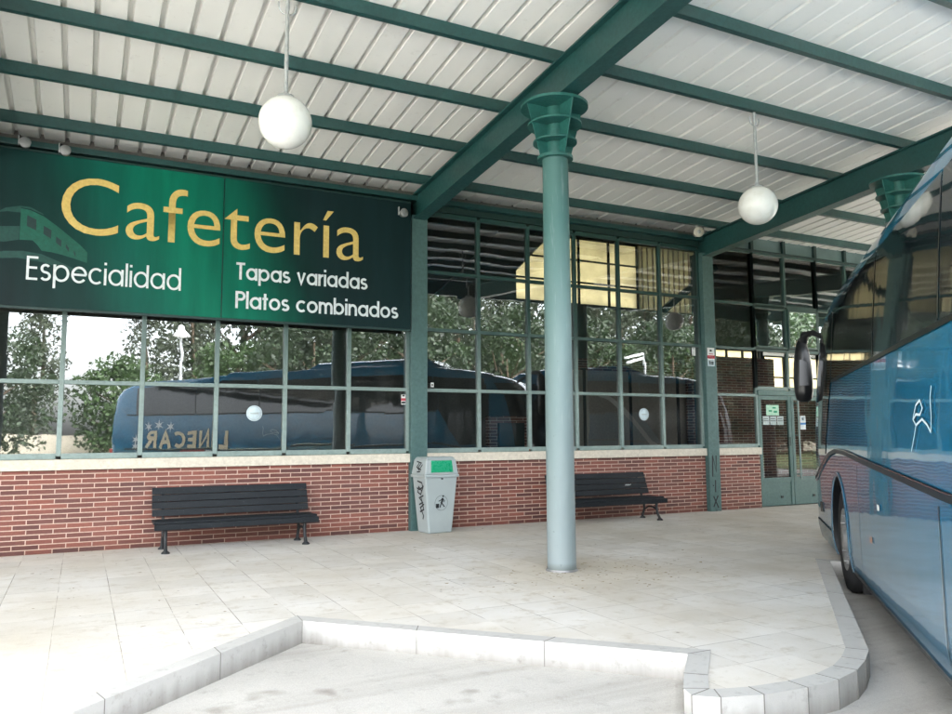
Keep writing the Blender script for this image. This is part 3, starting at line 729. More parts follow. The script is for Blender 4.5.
# small train drawing
tr = MB()
def tp(p): return [(x, YS-.003, z) for x,z in p]
def px2(u, v):   # helper grid of the drawing: u 0..1 left to right, v 0..1 bottom to top
    return (-5.52+u*1.0, 3.53+v*.70)
body = [(0.26,.92),(.36,.90),(.50,.82),(.66,.66),(.80,.50),(.92,.36),(1.0,.24),(1.0,.05),(.88,.10),(.72,.16),(.60,.19),(.50,.20),(.45,.30),(.40,.37),(.26,.36)]
tr.poly(tp([px2(*p) for p in body])); tr.build('train_drawing', M['train'], sg)
t2 = MB(); t2.poly(tp([px2(*p) for p in [(0,.80),(.10,.90),(.25,.96),(.36,.955),(.50,.86),(.50,.84),(.36,.92),(.26,.93),(.26,.84),(.12,.84)]]))
t2.poly(tp([px2(*p) for p in [(-.05,.55),(.255,.60),(.255,.36),(.1,.30),(-.05,.30)]]))
t2.poly(tp([px2(*p) for p in [(-.05,.06),(.10,.14),(.3,.17),(.5,.14),(.75,.0),(1.0,-.16),(.72,-.08),(.5,.0),(.25,.04),(.0,.0)]]))
t2.build('train_drawing', M['train_dim'], sg)
for (u,v,w,h) in ((.33,.62,.10,.19),(.51,.50,.085,.15),(.65,.37,.06,.11),(.76,.29,.035,.07),(.85,.21,.02,.05)):
    MB().poly([(x, YS-.005, z) for x,z in [px2(u,v),px2(u+w,v-.07),px2(u+w,v-.07+h),px2(u,v+h)]]).build('train_window_drawing', M['train_dark'], sg)

# ------------------------------------------------------------------ small fittings on the wall
sp = thing('siren_horn', 'small cream round horn speaker bracketed high at the second pillar', 'loudspeaker', (5.40,-.26,5.04), R(-25))
pr = [(.0005,-.10),(.085,-.10),(.092,-.09),(.09,-.06),(.06,.03),(.05,.10),(.0005,.10)]
MB().lathe(pr, 26, axis='y').build('horn', M['beige'], sp)
MB().lathe([(.0005,-.112),(.03,-.112),(.034,-.10)], 20, axis='y').build('dust_cap', M['grey_metal'], sp)
MB().tube([(.10,.0,0),(.11,.0,.10),(.02,.05,.13),(.10,.12,.10),(.16,.30,.06)], .008, 8).build('bracket', M['grey_metal'], sp)
def spot(loc, label, group='small spotlights above the sign'):
    t = thing('spotlight', label, 'spotlight', loc, 0, group)
    MB().lathe([(.0005,-.06),(.06,-.06),(.065,-.05),(.05,.04),(.0005,.05)], 20, axis='y').build('head', M['spot_grey'], t)
    MB().box(-.075,-.065,-.02,.02,-.03,.09).build('bracket', M['grey_metal'], t)
    MB().bar((-.07,0,.09),(.0,.20,.10),.02,.02).build('arm', M['iron'], t)
    return t
s0 = spot((-5.24,-.30,4.93), 'small grey spotlight above the sign, the leftmost one')
dup(s0, (-4.81,-.30,4.90), label='small grey spotlight above the sign letter C')
dup(s0, (-.33,-.22,4.70), label='small grey spotlight at the right top corner of the sign')
def sheet(name, x, z, w, h, y, mat, label, cat, parts=(), group=None):
    t = thing(name, label, cat, (x, y, z), 0, group)
    MB().box(-w/2, w/2, -.002, 0, -h/2, h/2).build('sheet', M[mat], t)
    for (a,b,c,d,m,n) in parts: MB().box(a,b,-.004,-.0022,c,d).build(n, M[m], t)
    return t
sheet('alarm_notice', 5.80, 2.80, .17, .34, -.072, 'paper', 'narrow white alarm notice with red band on the second pillar', 'notice',
  [(-.085,.085,-.03,.03,'paper_red','red_band'),(-.03,.02,.10,.135,'ink','pictogram'),(-.085,.085,-.17,-.05,'disc','lower_panel'),
   (-.06,-.02,-.14,-.07,'paper_grey','print'),(.0,.05,-.15,-.08,'paper_grey','print'),(-.05,.05,.05,.062,'paper_red','print'),(-.06,.05,-.006,.006,'paper','print')])
sheet('window_label', 5.50, 2.90, .085, .15, .052, 'paper', 'small white label inside the last pane left of the second pillar', 'label', [(-.025,.02,.05,.06,'ink','print')])
sheet('window_label', -.22, 1.93, .07, .15, .022, 'paper', 'small white and red label beside the first pillar under the sign', 'label',
  [(-.035,.035,-.02,.02,'paper_red','red_band'),(-.03,.03,-.06,-.03,'ink','print'),(-.02,.02,.045,.07,'ink','print')])
sheet('window_label', .25, 2.16, .05, .07, .022, 'paper', 'tiny white label just right of the first pillar', 'label', [(-.015,.015,-.01,.01,'ink','print')])
def disc(x, z, label):
    t = thing('round_sticker', label, 'sticker', (x,.062,z), 0, 'round stickers on the window panes')
    MB().lathe([(.0005,-.004),(.105,-.004),(.107,0)], 32, axis='y').build('disc', M['disc'], t)
    MB().lathe([(.088,-.006),(.094,-.006)], 32, axis='y').build('rim_print', M['paper_grey'], t)
    MB().box(-.055,.055,-.0065,-.0055,-.012,.012).build('print', M['paper_grey'], t)
    return t
d0 = disc(-2.39, 1.71, 'round pale sticker on a pane under the cafe sign')
dup(d0, (4.32,.062,1.74), label='round pale sticker on a pane near the second bench')
sheet('door_notice', 7.42, 1.84, .34, .20, .03, 'paper_green', 'pale green notice on the left glass door', 'notice',
  [(-.10,-.02,-.03,.0,'bin_green','print'),(.0,.09,.03,.06,'bin_green','print'),(.03,.12,-.05,-.01,'bin_green','print')])
for k,(x) in enumerate((7.24,7.43,7.62)):
    sheet('door_notice', x, 1.64, .17, .17, .032, 'paper_grey', ('grey paper sheet at left below the green door notice','grey paper sheet at middle below the green door notice','grey paper sheet at right below the green door notice')[k], 'notice',
      [(-.07,.05,.03,.04,'ink','print'),(-.07,.06,-.01,.0,'ink','print')], 'grey paper sheets on the doors')
sheet('door_notice', 8.24, 1.60, .15, .27, .03, 'paper', 'white notice with red and blue print on the right glass door', 'notice',
  [(-.05,.05,.03,.12,'disc','picture'),(-.03,.02,.05,.10,'ink','pictogram'),(.02,.05,.08,.11,'paper_red','print'),(-.075,.075,-.04,.0,'paper_blue','print')])

# ------------------------------------------------------------------ benches
def make_bench(loc, label):
    t = thing('bench', label, 'bench', loc, 0, 'dark slatted benches by the brick wall'); L = 1.0
    s = MB()
    for k in range(5):
        y = -.47+.098*k; z = .335+.012*abs(k-2)*.6-.01*k*.4
        if k == 0: s.box(-L, L, y-.035, y+.05, .275, .345)
        else: s.box(-L, L, y-.042, y+.045, z, z+.034)
    s.build('seat', M['bench'], t, bevel=.006)
    b = MB()
    for k in range(4):
        f = k/3; y = -.055+.105*f; z = .405+.088*k
        dy = .026
        b.hexa([(-L+.0,y-.016,z),(L-.03,y-.016,z),(L-.03,y+.014,z),(-L,y+.014,z)],
               [(-L+.0,y-.016+dy,z+.084),(L-.03,y-.016+dy,z+.084),(L-.03,y+.014+dy,z+.084),(-L,y+.014+dy,z+.084)])
    b.build('backrest', M['bench'], t, bevel=.006)
    for x in (-.87, .83):
        g = MB(); r = [.032,.022,.020,.022,.024]
        g.tube([(x,-.50,.0),(x,-.485,.045),(x,-.44,.12),(x,-.42,.22),(x,-.43,.30)], r, 10)
        g.tube([(x,-.06,.0),(x,-.06,.05),(x,-.11,.16),(x,-.10,.26),(x,-.06,.34),(x,.04,.55),(x,.095,.72)], [.032,.022,.02,.02,.02,.018,.015], 10)
        g.tube([(x,-.43,.275),(x,-.28,.262),(x,-.10,.262)], .018, 8)
        g.tube([(x,-.43,.16),(x,-.34,.20),(x,-.24,.21),(x,-.14,.16)], .013, 8)
        g.lathe([(.05,0),(.05,.012),(.03,.03)], 16, (x,-.50,0)); g.lathe([(.05,0),(.05,.012),(.03,.03)], 16, (x,-.06,0))
        g.build('leg', M['iron'], t)
    return t
b0 = make_bench((-2.67,-.17,0), 'dark slatted bench under the cafe window left of the bin')
b1 = dup(b0, (3.13,-.22,0), label='dark slatted bench partly hidden behind the round column')
tg = MB(); fsx = lambda x,z: (x, -.035, z)
for st in ([(.50,.545),(.53,.56),(.55,.545),(.57,.565)], [(.58,.545),(.62,.562)], [(.52,.55),(.60,.551)]): tg.ribbon(st, .012, fsx)
tg.build('graffiti', M['white_paint'], b1)

# ------------------------------------------------------------------ litter bin
bn = thing('litter_bin', 'grey plastic litter bin with green flap against the first pillar', 'litter bin', (.135,-.335,0), R(6))
def frust(w0,d0,w1,d1,z0,z1): return [(-w0/2,-d0/2,z0),(w0/2,-d0/2,z0),(w0/2,d0/2,z0),(-w0/2,d0/2,z0)], [(-w1/2,-d1/2,z1),(w1/2,-d1/2,z1),(w1/2,d1/2,z1),(-w1/2,d1/2,z1)]
m_ = MB(); m_.hexa(*frust(.385,.33,.53,.40,0,.80)); body_o = m_.build('body', M['bin'], bn, bevel=.022)
m_ = MB(); m_.hexa(*frust(.575,.44,.575,.44,.79,.835)); m_.hexa(*frust(.555,.42,.49,.37,.835,1.05)); m_.hexa(*frust(.49,.37,.44,.31,1.05,1.085))
m_.build('hood', M['bin'], bn, bevel=.014)
fl = MB(); 
def hoodY(z): return -(.42+(.37-.42)*(z-.835)/.215)/2
fr_ = MB(); 
q = [(-.185,.865),(.185,.865),(.172,1.035),(-.172,1.035)]
fr_.hexa([(x*1.09, hoodY(z)-.006, .95+(z-.95)*1.14) for x,z in q], [(x*1.09, hoodY(z)+.004, .95+(z-.95)*1.14) for x,z in q]); fr_.build('flap_frame', M['bin'], bn, bevel=.003)
fl.hexa([(x, hoodY(z)-.014, z) for x,z in q], [(x, hoodY(z)+.0, z) for x,z in q]); fl.build('flap', M['bin_green'], bn, bevel=.006)
MB().box(-.008,.008,-.225,-.195,.765,.783).build('lock', M['iron'], bn)
def bodyY(z): return -(.33+(.40-.33)*z/.80)/2
pg = MB(); ff = lambda x,z: (x, bodyY(z)-.003, z)
# tidy man pictogram
for st,w in (([(.02,.50),(.015,.46),(.0,.425)],.030), ([(.005,.43),(-.01,.40),(-.022,.365)],.016), ([(.005,.43),(.03,.40),(.055,.37)],.016), ([(.015,.485),(-.02,.465),(-.045,.455)],.012), ([(.02,.49),(.05,.46),(.045,.44)],.012)):
    pg.ribbon(st, w, ff)
pg.poly([ff(.028+.014*math.cos(a), .525+.014*math.sin(a)) for a in [2*PI*k/12 for k in range(12)]])
pg.poly([ff(-.085,.36),ff(-.035,.36),ff(-.03,.43),ff(-.09,.43)][::-1] if False else [ff(-.085,.36),ff(-.04,.36),ff(-.034,.42),ff(-.09,.42)])
pg.ribbon(arc(-.0,.43,.105,0,360,32), .004, ff)
pg.build('pictogram', M['ink'], bn)
gf = MB()
def sideX(z): return -(.385+(.53-.385)*z/.80)/2
fg = lambda y,z: (sideX(z)-.004, y, z)
for st in ([(.05,.74),(-.08,.72),(-.10,.66),(.0,.62),(.08,.64)], [(-.12,.68),(-.02,.55),(.06,.58),(.02,.66),(-.06,.60)], [(-.10,.54),(.03,.50),(-.06,.44),(.05,.40)], [(-.02,.52),(-.08,.34),(.04,.30)], [(-.10,.42),(.02,.36),(-.06,.25),(-.03,.20)]):
    gf.ribbon(st[::-1], .022, fg)
fh = lambda y,z: (-(.555+(.49-.555)*(z-.835)/.215)/2-.004, y, z)
for st in ([(.08,1.02),(-.06,1.0),(.02,.93),(-.08,.90)], [(-.10,.98),(-.02,.90),(.06,.94),(.0,1.0)], [(-.06,.88),(.04,.87)]): gf.ribbon(st[::-1], .018, fh)
gf.build('graffiti', M['ink'], bn)

# ------------------------------------------------------------------ coach
L = 11.55; LC = .62; LRc = .45; NF = 2.7
def interp(x, tab):
    if x <= tab[0][0]: return tab[0][1]
    for (a,b),(c,d) in zip(tab[:-1],tab[1:]):
        if x <= c:
            t = (x-a)/(c-a); return b+(d-b)*t
    return tab[-1][1]
TR = [(.9,0),(1.3,.02),(1.7,.07),(2.1,.15),(2.4,.25),(2.65,.36),(2.83,.52),(2.92,.75),(3.0,1.1),(3.07,1.6),(3.12,2.1),(3.18,2.8)]
TQ = [(2.4,0),(2.6,.06),(2.8,.22),(2.9,.45),(2.96,.9),(3.01,1.8),(3.06,3.2),(3.12,4.8),(3.18,6.6)]
def bw(w):
    if w < .55: return 1.25-.05*((.55-w)/.3)**2
    if w < 1.3: return 1.25
    b = 1.25-.085*((w-1.3)/1.5)**1.6
    if w > 2.82: b -= .16*(1-math.sqrt(max(0,1-((w-2.82)/.37)**2)))
    return b
def rr_(w): return interp(w, TR)
def qq_(w): return interp(w, TQ)
def side_v(u, w):
    uf = -rr_(w)-LC; ur = -L+qq_(w)+LRc; b = bw(w)
    if u > uf:
        c = min(1,(u-uf)/LC); return b*max(0,(1-c**NF))**(1/NF)
    if u < ur:
        c = min(1,(ur-u)/LRc); return b*max(0,(1-c**3.2))**(1/3.2)
    return b
def outline(w, nf=14, ns=26, nr=10):
    r, q, b = rr_(w), qq_(w), bw(w); out = []
    for i in range(nf+1):
        th = PI/2*i/nf; c = math.cos(th)**(2/NF) if i<nf else 0; s = math.sin(th)**(2/NF) if i>0 else 0
        out.append((-r-LC+LC*c, b*s))
    u0, u1 = -r-LC, -L+q+LRc
    for i in range(1,ns): out.append((u0+(u1-u0)*i/ns, b))
    for i in range(nr+1):
        th = PI/2*i/nr; s = math.sin(th)**(2/3.2) if i>0 else 0; c = math.cos(th)**(2/3.2) if i<nr else 0
        out.append((u1-LRc*s, b*c))
    return out
def bus_body():
    ws = [.27,.34,.45,.6,.8,1.0,1.2,1.3,1.5,1.7,1.9,2.1,2.3,2.45,2.6,2.72,2.78,2.83,2.88,2.92,2.96,3.0,3.035,3.07,3.1,3.13,3.155,3.18]
    vs = []; n = None
    for w in ws:
        o = outline(w); full = o + [(u,-v) for u,v in reversed(o[1:-1])]; n = len(full); vs += [(u,v,w) for u,v in full]
    fs = []
    for i in range(len(ws)-1):
        for k in range(n): fs.append((i*n+k, i*n+(k+1)%n, (i+1)*n+(k+1)%n, (i+1)*n+k))
    fs.append(tuple(range((len(ws)-1)*n, len(ws)*n))); fs.append(tuple(reversed(range(n))))
    me = bpy.data.meshes.new('body'); me.from_pydata(vs, [], fs); me.update()
    bm = bmesh.new(); bm.from_mesh(me); bmesh.ops.recalc_face_normals(bm, faces=bm.faces[:]); bm.to_mesh(me); bm.free()
    return me
def patch(mb, side, u0, u1, lo, hi, nu=30, nw=8, off=.006):
    vs = []
    for i in range(nu+1):
        u = u0+(u1-u0)*i/nu; a, b = lo(u), hi(u)
        for j in range(nw+1):
            w = a+(b-a)*j/nw; e = .01
            v = side_v(u,w)
            n = Vector((-(side_v(u+e,w)-side_v(u-e,w))/(2*e), 1, -(side_v(u,w+e)-side_v(u,w-e))/(2*e))).normalized()
            p = Vector((u, v, w))+n*off
            vs.append((p.x, p.y*side, p.z))
    fs = [(i*(nw+1)+j, (i+1)*(nw+1)+j, (i+1)*(nw+1)+j+1, i*(nw+1)+j+1) for i in range(nu) for j in range(nw)]
    if side > 0: fs = [f[::-1] for f in fs]
    mb.add(vs, fs, True)
def nose_patch(mb, w0, w1, t0, t1, off=.007, nw=14, nt=26):
    vs = []
    def P(th,w):
        r,b = rr_(w), bw(w); a = abs(th); c = math.cos(a)**(2/NF) if a<PI/2 else 0; s = math.sin(a)**(2/NF) if a>0 else 0
        return Vector((-r-LC+LC*c, b*s*(1 if th>0 else -1), w))
    for i in range(nt+1):
        th = t0+(t1-t0)*i/nt
        for j in range(nw+1):
            w = w0+(w1-w0)*j/nw
            d1 = P(th+.02,w)-P(th-.02,w); d2 = P(th,w+.01)-P(th,w-.01); n = d1.cross(d2).normalized()
            if n.x < 0 and abs(th) < 1.3: n = -n
            if abs(th) >= 1.3 and n.y*th < 0: n = -n
            p = P(th,w)+n*off; vs.append(tuple(p))
    fs = [(i*(nw+1)+j, (i+1)*(nw+1)+j, (i+1)*(nw+1)+j+1, i*(nw+1)+j+1) for i in range(nt) for j in range(nw)]
    mb.add(vs, fs, True)
def make_coach(loc, rz, label):
    t = thing('coach', label, 'coach', loc, rz)
    me = bus_body(); me.materials.append(M['bus_blue']); me.polygons.foreach_set('use_smooth', [True]*len(me.polygons))
    tmp = bpy.data.objects.new('body_source', me); COL.objects.link(tmp)
    cut = MB(); WF, WR = -2.68, -8.4
    for wu in (WF, WR):
        for sd in (-1,1):
            n = 40; ring = [(wu+.60*math.cos(2*PI*k/n), .52+.60*math.sin(2*PI*k/n)) for k in range(n)]
            y0, y1 = (.80,1.5) if sd>0 else (-1.5,-.80)
            cut.add([(u,y0,w) for u,w in ring]+[(u,y1,w) for u,w in ring], [tuple(range(n)), tuple(reversed(range(n,2*n)))]+[(i,n+i,n+(i+1)%n,(i+1)%n) for i in range(n)])
    co = cut.build('cutter_source', M['black_plastic'])
    bmx = bmesh.new(); bmx.from_mesh(co.data); bmesh.ops.recalc_face_normals(bmx, faces=bmx.faces[:]); bmx.to_mesh(co.data); bmx.free()
    md = tmp.modifiers.new('b','BOOLEAN'); md.operation='DIFFERENCE'; md.object = co; md.solver='EXACT'
    dg = bpy.context.evaluated_depsgraph_get(); me2 = bpy.data.meshes.new_from_object(tmp.evaluated_get(dg)); me2.name = 'body'
    bpy.data.objects.remove(tmp); bpy.data.objects.remove(co)
    me2.materials.clear(); me2.materials.append(M['bus_blue']); me2.materials.append(M['black_plastic'])
    for p in me2.polygons:
        p.use_smooth = True; p.material_index = 0
        c = p.center
        for wu in (WF,WR):
            if abs(c.y) < 1.22 and abs(c.y) > .79 and (c.x-wu)**2+(c.z-.52)**2 < .37: p.material_index = 1
    bo = link('body', me2, t)
    m = bo.modifiers.new('e','EDGE_SPLIT'); m.split_angle = R(38)
    # glazing bands
    roof_e = lambda u: 2.70 if u > -9.6 else 2.70-.5*((-9.6-u)/1.5)**2
    for sd in (1,-1):
        g = MB()
        segs = [(-1.02,-2.25),(-2.28,-4.9),(-4.93,-6.88),(-6.91,-8.7),(-8.73,-10.6)]
        for k,(a,b) in enumerate(segs):
            lo = (lambda u: 2.12+.0*u) if k else (lambda u: 2.12-.80*min(1,max(0,(u+2.25)/.55)))
            patch(g, sd, a, b, lo, (lambda u: 2.80+.14*min(1,max(0,(-u-.9)/2.2))-.12*max(0,(-u-4.5)/6.6)), 24, 10)
        g.build('side_window', M['bus_glass'], t)
        tr_ = MB(); patch(tr_, sd, -2.30, -10.9, lambda u: 2.085, lambda u: 2.118, 30, 1, .008)
        for u in (-2.265,-4.915,-6.895,-8.715): patch(tr_, sd, u+.012, u-.012, lambda q:2.13, lambda q: 2.84, 1, 8, .009)
        tr_.build('window_trim', M['black_plastic'], t)
        # waist moulding rising over the front wheel and dropping to the nose
        def wm(u): return interp(u, [(-11,1.22),(-7,1.24),(-4.4,1.33),(-3.4,1.37),(-2.7,1.375),(-2.1,1.33),(-1.5,1.22),(-1.0,1.10),(-.6,1.0),(-.3,.94)])
        mm = MB(); patch(mm, sd, -.28, -10.9, lambda u: wm(u)-.018, lambda u: wm(u)+.020, 80, 2, .018)
        patch(mm, sd, -.28, -10.9, lambda u: wm(u)+.0221, lambda u: wm(u)+.030, 80, 1, .004)
        mm.build('waist_moulding', M['moulding'], t)
        ch = MB(); patch(ch, sd, -.5, -10.6, lambda u: wm(u)+.0225, lambda u: wm(u)+.028, 80, 1, .020); ch.build('moulding_trim', M['chrome'], t)
        # skirt, seams, lights
        sk = MB(); patch(sk, sd, -3.36, -7.75, lambda u: .275, lambda u: .315, 20, 1, .012); sk.build('skirt_trim', M['black_plastic'], t)
        for u in (-4.02,-6.80,-7.66):
            dm = MB(); patch(dm, sd, u+.006, u-.006, lambda q: .34, lambda q: wm(q)-.06, 1, 6, .003)
            dm.build('panel_seam', M['black_plastic'], t)
        el = MB(); patch(el, sd, -6.776, -6.787, lambda q: .40, lambda q: wm(q)-.07, 1, 8, .005); el.build('seam_edge', M['chrome'], t)
        for u, w, mt, nm in ((-4.62,.74,'orange','side_marker'),(-8.0,.0,'orange','side_marker'),(-5.02,1.02,'white_paint','side_lamp')):
            if w == 0: continue
            q = MB(); patch(q, sd, u+.05, u-.05, lambda z: w-.022, lambda z: w+.022, 4, 2, .008); q.build(nm, M[mt], t)
        # lower bumper corner
        bp = MB(); patch(bp, sd, -.06, -2.02, lambda u: .285, lambda u: .50, 24, 3, .010); bp.build('bumper_side', M['bumper'], t)
        fg_ = MB(); patch(fg_, sd, -.95, -1.15, lambda u: .62, lambda u: .74, 4, 2, .012); fg_.build('vent', M['black_plastic'], t)
        # wheel-arch lip
        n = 48
        for wu in (WF, WR):
            lp = MB(); vs = []
            for k in range(n+1):
                a = R(-24)+(PI+R(48))*k/n
                for rad, o in ((.60,.004),(.625,.016),(.65,.004)):
                    u, w = wu+rad*math.cos(a), .52+rad*math.sin(a); w = max(w,.275)
                    vs.append((u, (side_v(u,w)+o)*sd, w))
            lp.add(vs, [(3*k+j,3*k+3+j,3*k+4+j,3*k+1+j) if sd<0 else (3*k+1+j,3*k+4+j,3*k+3+j,3*k+j) for k in range(n) for j in range(2)], True)
            lp.build('wheel_arch_lip', M['bus_blue'], t)
        for wu in (WF, WR):
            w_ = MB(); y = 1.21*sd; s = sd
            prof = [(.30,0),(.42,.012),(.48,.0),(.505,-.03),(.505,-.25),(.46,-.28)]
            vs = [];n=40
            for r,dy in prof:
                for k in range(n):
                    a=2*PI*k/n; vs.append((wu+r*math.cos(a), y+dy*s, .505+r*math.sin(a)))
            w_.add(vs,[(i*n+k,i*n+(k+1)%n,(i+1)*n+(k+1)%n,(i+1)*n+k) if s<0 else (i*n+k,(i+1)*n+k,(i+1)*n+(k+1)%n,i*n+(k+1)%n) for i in range(len(prof)-1) for k in range(n)],True)
            wo = w_.build('wheel', M['rubber'], t)
            h = MB(); prof=[(.0005,.02),(.10,.02),(.11,-.02),(.20,-.055),(.27,-.02),(.30,.004),(.31,-.02)]; vs=[]
            for r,dy in prof:
                for k in range(n):
                    a=2*PI*k/n; vs.append((wu+r*math.cos(a), y+dy*s, .505+r*math.sin(a)))
            h.add(vs,[(i*n+k,i*n+(k+1)%n,(i+1)*n+(k+1)%n,(i+1)*n+k) if s<0 else (i*n+k,(i+1)*n+k,(i+1)*n+(k+1)%n,i*n+(k+1)%n) for i in range(len(prof)-1) for k in range(n)],True)
            for k in range(10):
                a = 2*PI*k/10; c_=(wu+.235*math.cos(a), y-.03*s, .505+.235*math.sin(a)); h.tube([c_,(c_[0],c_[1]+.04*s,c_[2])],.014,6)
            h.build('rim', M['hub'], wo)
            mf = MB(); mf.box(wu-.68,wu-.66,min(.85*sd,1.16*sd),max(.85*sd,1.16*sd),.10,.34); mf.build('mudflap', M['rubber'], t)
    # nose
    ws_ = MB(); nose_patch(ws_, 1.32, 2.74, -1.36, 1.36, .008, 22, 36); ws_.build('windscreen', M['bus_glass'], t)
    bf = MB(); nose_patch(bf, .285, .50, -1.5, 1.5, .010, 3, 30); bf.build('bumper', M['bumper'], t)
    for sd in (-1,1):
        hl = MB(); nose_patch(hl, .66, .86, .55*sd, 1.15*sd, .008, 5, 12); hl.build('headlight', M['chrome'], t)
    gr = MB(); nose_patch(gr, .56, .62, -.5, .5, .012, 1, 14); gr.build('grille', M['black_plastic'], t)
    # rear
    rb = MB(); rb.box(-L-.012,-L+.02,-.80,.80,1.75,2.35); rb.build('rear_window', M['bus_glass'], t, bevel=.01)
    for sd in (-1,1):
        tl = MB(); tl.box(-L-.0,-L+.12,sd*1.0-.09,sd*1.0+.09,.8,1.25); tl.build('tail_lamp', M['red_lens'], t, bevel=.02)
    # roof unit
    ru = MB(); ru.hexa([(-6.0,-.95,3.03),(-1.9,-.95,3.03),(-1.9,.95,3.03),(-6.0,.95,3.03)], [(-5.5,-.82,3.32),(-2.6,-.82,3.36),(-2.6,.82,3.36),(-5.5,.82,3.32)])
    ru.build('roof_unit', M['bus_blue'], t, bevel=.08)
    # mirrors
    for sd in (-1,1):
        mr = MB(); y = 1.27*sd
        P = [(-.34,1.00*sd,2.76),(-.02,1.16*sd,2.90),(.20,1.25*sd,2.90),(.27,1.28*sd,2.76)]
        mr.tube(P, [.03,.04,.055,.06], 12)
        mo = mr.build('mirror_arm', M['black_plastic'], t)
        hd = MB(); n = 20; rows = [(2.86,.03,.04),(2.78,.08,.07),(2.66,.10,.095),(2.50,.105,.115),(2.30,.105,.125),(2.12,.10,.12),(2.02,.08,.10),(1.98,.03,.05)]
        vs = [(.26+rx*math.cos(2*PI*k/n)-.04*(2.66-z), 1.29*sd+ry*math.sin(2*PI*k/n), z) for z,rx,ry in rows for k in range(n)]
        fsx_ = [(i*n+k, (i+1)*n+k, (i+1)*n+(k+1)%n, i*n+(k+1)%n) for i in range(len(rows)-1) for k in range(n)]
        hd.add(vs, fsx_, True); hd.add(vs[-n:], [tuple(range(n))]); hd.add(vs[:n], [tuple(reversed(range(n)))])
        ho_ = hd.build('mirror_head', M['black_plastic'], mo)
        mg = MB(); q = [(y0,z0) for y0,z0 in ((-.055,2.52),(.045,2.56),(.06,2.20),(-.06,2.20))]
        mg.poly([(.140-.04*(2.66-z), 1.29*sd+yy, z) for yy,z in q]); mg.build('mirror_glass', M['mirror'], ho_)
    # lettering and stars on the flank
    fl_ = lambda u,w: (u, side_v(u,w)+.010, w)
    # seen from outside on the left flank, text runs towards the rear
    tx = write('LINECAR', 0, 2.35, 1.44, .42, .19, lambda a,w: fl_(-7.75-a,w-.17), gap=.12, lift=(0,.0012,0))[0]; tx.build('lettering', M['gold_text'], t)
    st = MB()
    for k in range(7):
        a = R(62+k*26); cu, cw = -9.78+.78*math.cos(a), 1.40+.46*math.sin(a)
        n = 12; P_ = [fl_(cu+(.15 if j%2==0 else .045)*math.sin(2*PI*j/n), cw+(.15 if j%2==0 else .045)*math.cos(2*PI*j/n)) for j in range(n)]
        st.poly(P_)
    st.build('star', M['white_paint'], t)
    ul = MB(); patch(ul, 1, -8.35, -9.1, lambda u: 1.15, lambda u: 1.22, 6, 1, .010); ul.build('stripe', M['red_text'], t)
    ul = MB(); patch(ul, 1, -7.8, -8.33, lambda u: 1.15, lambda u: 1.20, 6, 1, .010); ul.build('stripe', M['white_paint'], t)
    # reflection on the glossy flank, painted as a white squiggle
    sq = MB(); loop = [(-6.32,1.63),(-6.40,1.71),(-6.50,1.735),(-6.56,1.69),(-6.50,1.655),(-6.40,1.66),(-6.33,1.63),(-6.40,1.60),(-6.55,1.63),(-6.66,1.60),(-6.74,1.56),(-6.76,1.64),(-6.74,1.74),(-6.77,1.80)]
    sq.ribbon(loop, .014, fl_); sq.ribbon([(-6.40,1.60),(-6.34,1.53),(-6.26,1.45)], .012, fl_); sq.build('squiggle_reflection', M['disc'], t)
    # inner sticker by the windscreen edge
    return t
yaw = PI/4
A0 = (5.08, -4.43, RZ)
coach = make_coach(A0, yaw, 'glossy blue coach parked nose in at the right edge, beside the kerb')
c2 = dup(coach, (A0[0]+BAY, A0[1], RZ), yaw, label='second blue coach behind the near one, seen only in the right window reflection')

sw = MB(); curve = [(-3.25,2.60),(-3.05,2.52),(-2.85,2.38),(-2.65,2.18),(-2.45,1.95),(-2.25,1.70),(-2.08,1.46),(-1.95,1.30),(-1.80,1.22),(-1.62,1.19)]
sw.ribbon(curve, .11, lambda u,w: (u, side_v(u,w)+.03, w)); sw.build('swoosh', M['white_paint'], c2)
# ------------------------------------------------------------------ trees and lamps across the yard (seen in the glass)
def leaf_cloud(clumps, per, size, spread):
    b = MB()
    for (cx,cy,cz,rad) in clumps:
        for _ in range(per):
            d = Vector((random.gauss(0,1),random.gauss(0,1),random.gauss(0,1))).normalized()*rad*random.uniform(.35,1)**.5*spread
            p = Vector((cx,cy,cz))+d; s = size*random.uniform(.6,1.3)
            a = Vector((random.gauss(0,1),random.gauss(0,1),random.gauss(0,1))).normalized(); c = a.cross(Vector((random.gauss(0,1),random.gauss(0,1),random.gauss(0,1)))).normalized()
            b.add([p-a*s*.6, p+c*s*.35, p+a*s*.6, p-c*s*.35], [(0,1,2,3)])
    return b
def bushy(H, W, lab, mat, seed, group):
    random.seed(seed); t = thing('broadleaf_tree', lab, 'tree', (0,0,RZ), 0, group)
    tk = MB(); tk.tube([(0,0,-.1),(.05,.0,H*.2),(.0,.1,H*.45),(.1,0,H*.75)], [.24,.18,.13,.05], 10)
    for k in range(7):
        a = random.uniform(0,2*PI); z = H*random.uniform(.25,.6); tk.tube([(0,0,z),(math.cos(a)*W*.2,math.sin(a)*W*.2,z+H*.1),(math.cos(a)*W*.4,math.sin(a)*W*.4,z+H*.2)],[.09,.06,.02],7)
    tk.build('trunk', M['bark'], t)
    cl = []
    for k in range(125):
        f = random.random(); z = H*(.16+.80*f); rr = W/2*math.sqrt(max(.05,1-((f-.42)/.62)**2))*random.uniform(.35,1)
        a = random.uniform(0,2*PI); cl.append((rr*math.cos(a), rr*math.sin(a), z, random.uniform(.5,1.0)*W*.13))
    leaf_cloud(cl, 44, .25, 1.0).build('crown', M[mat], t); return t
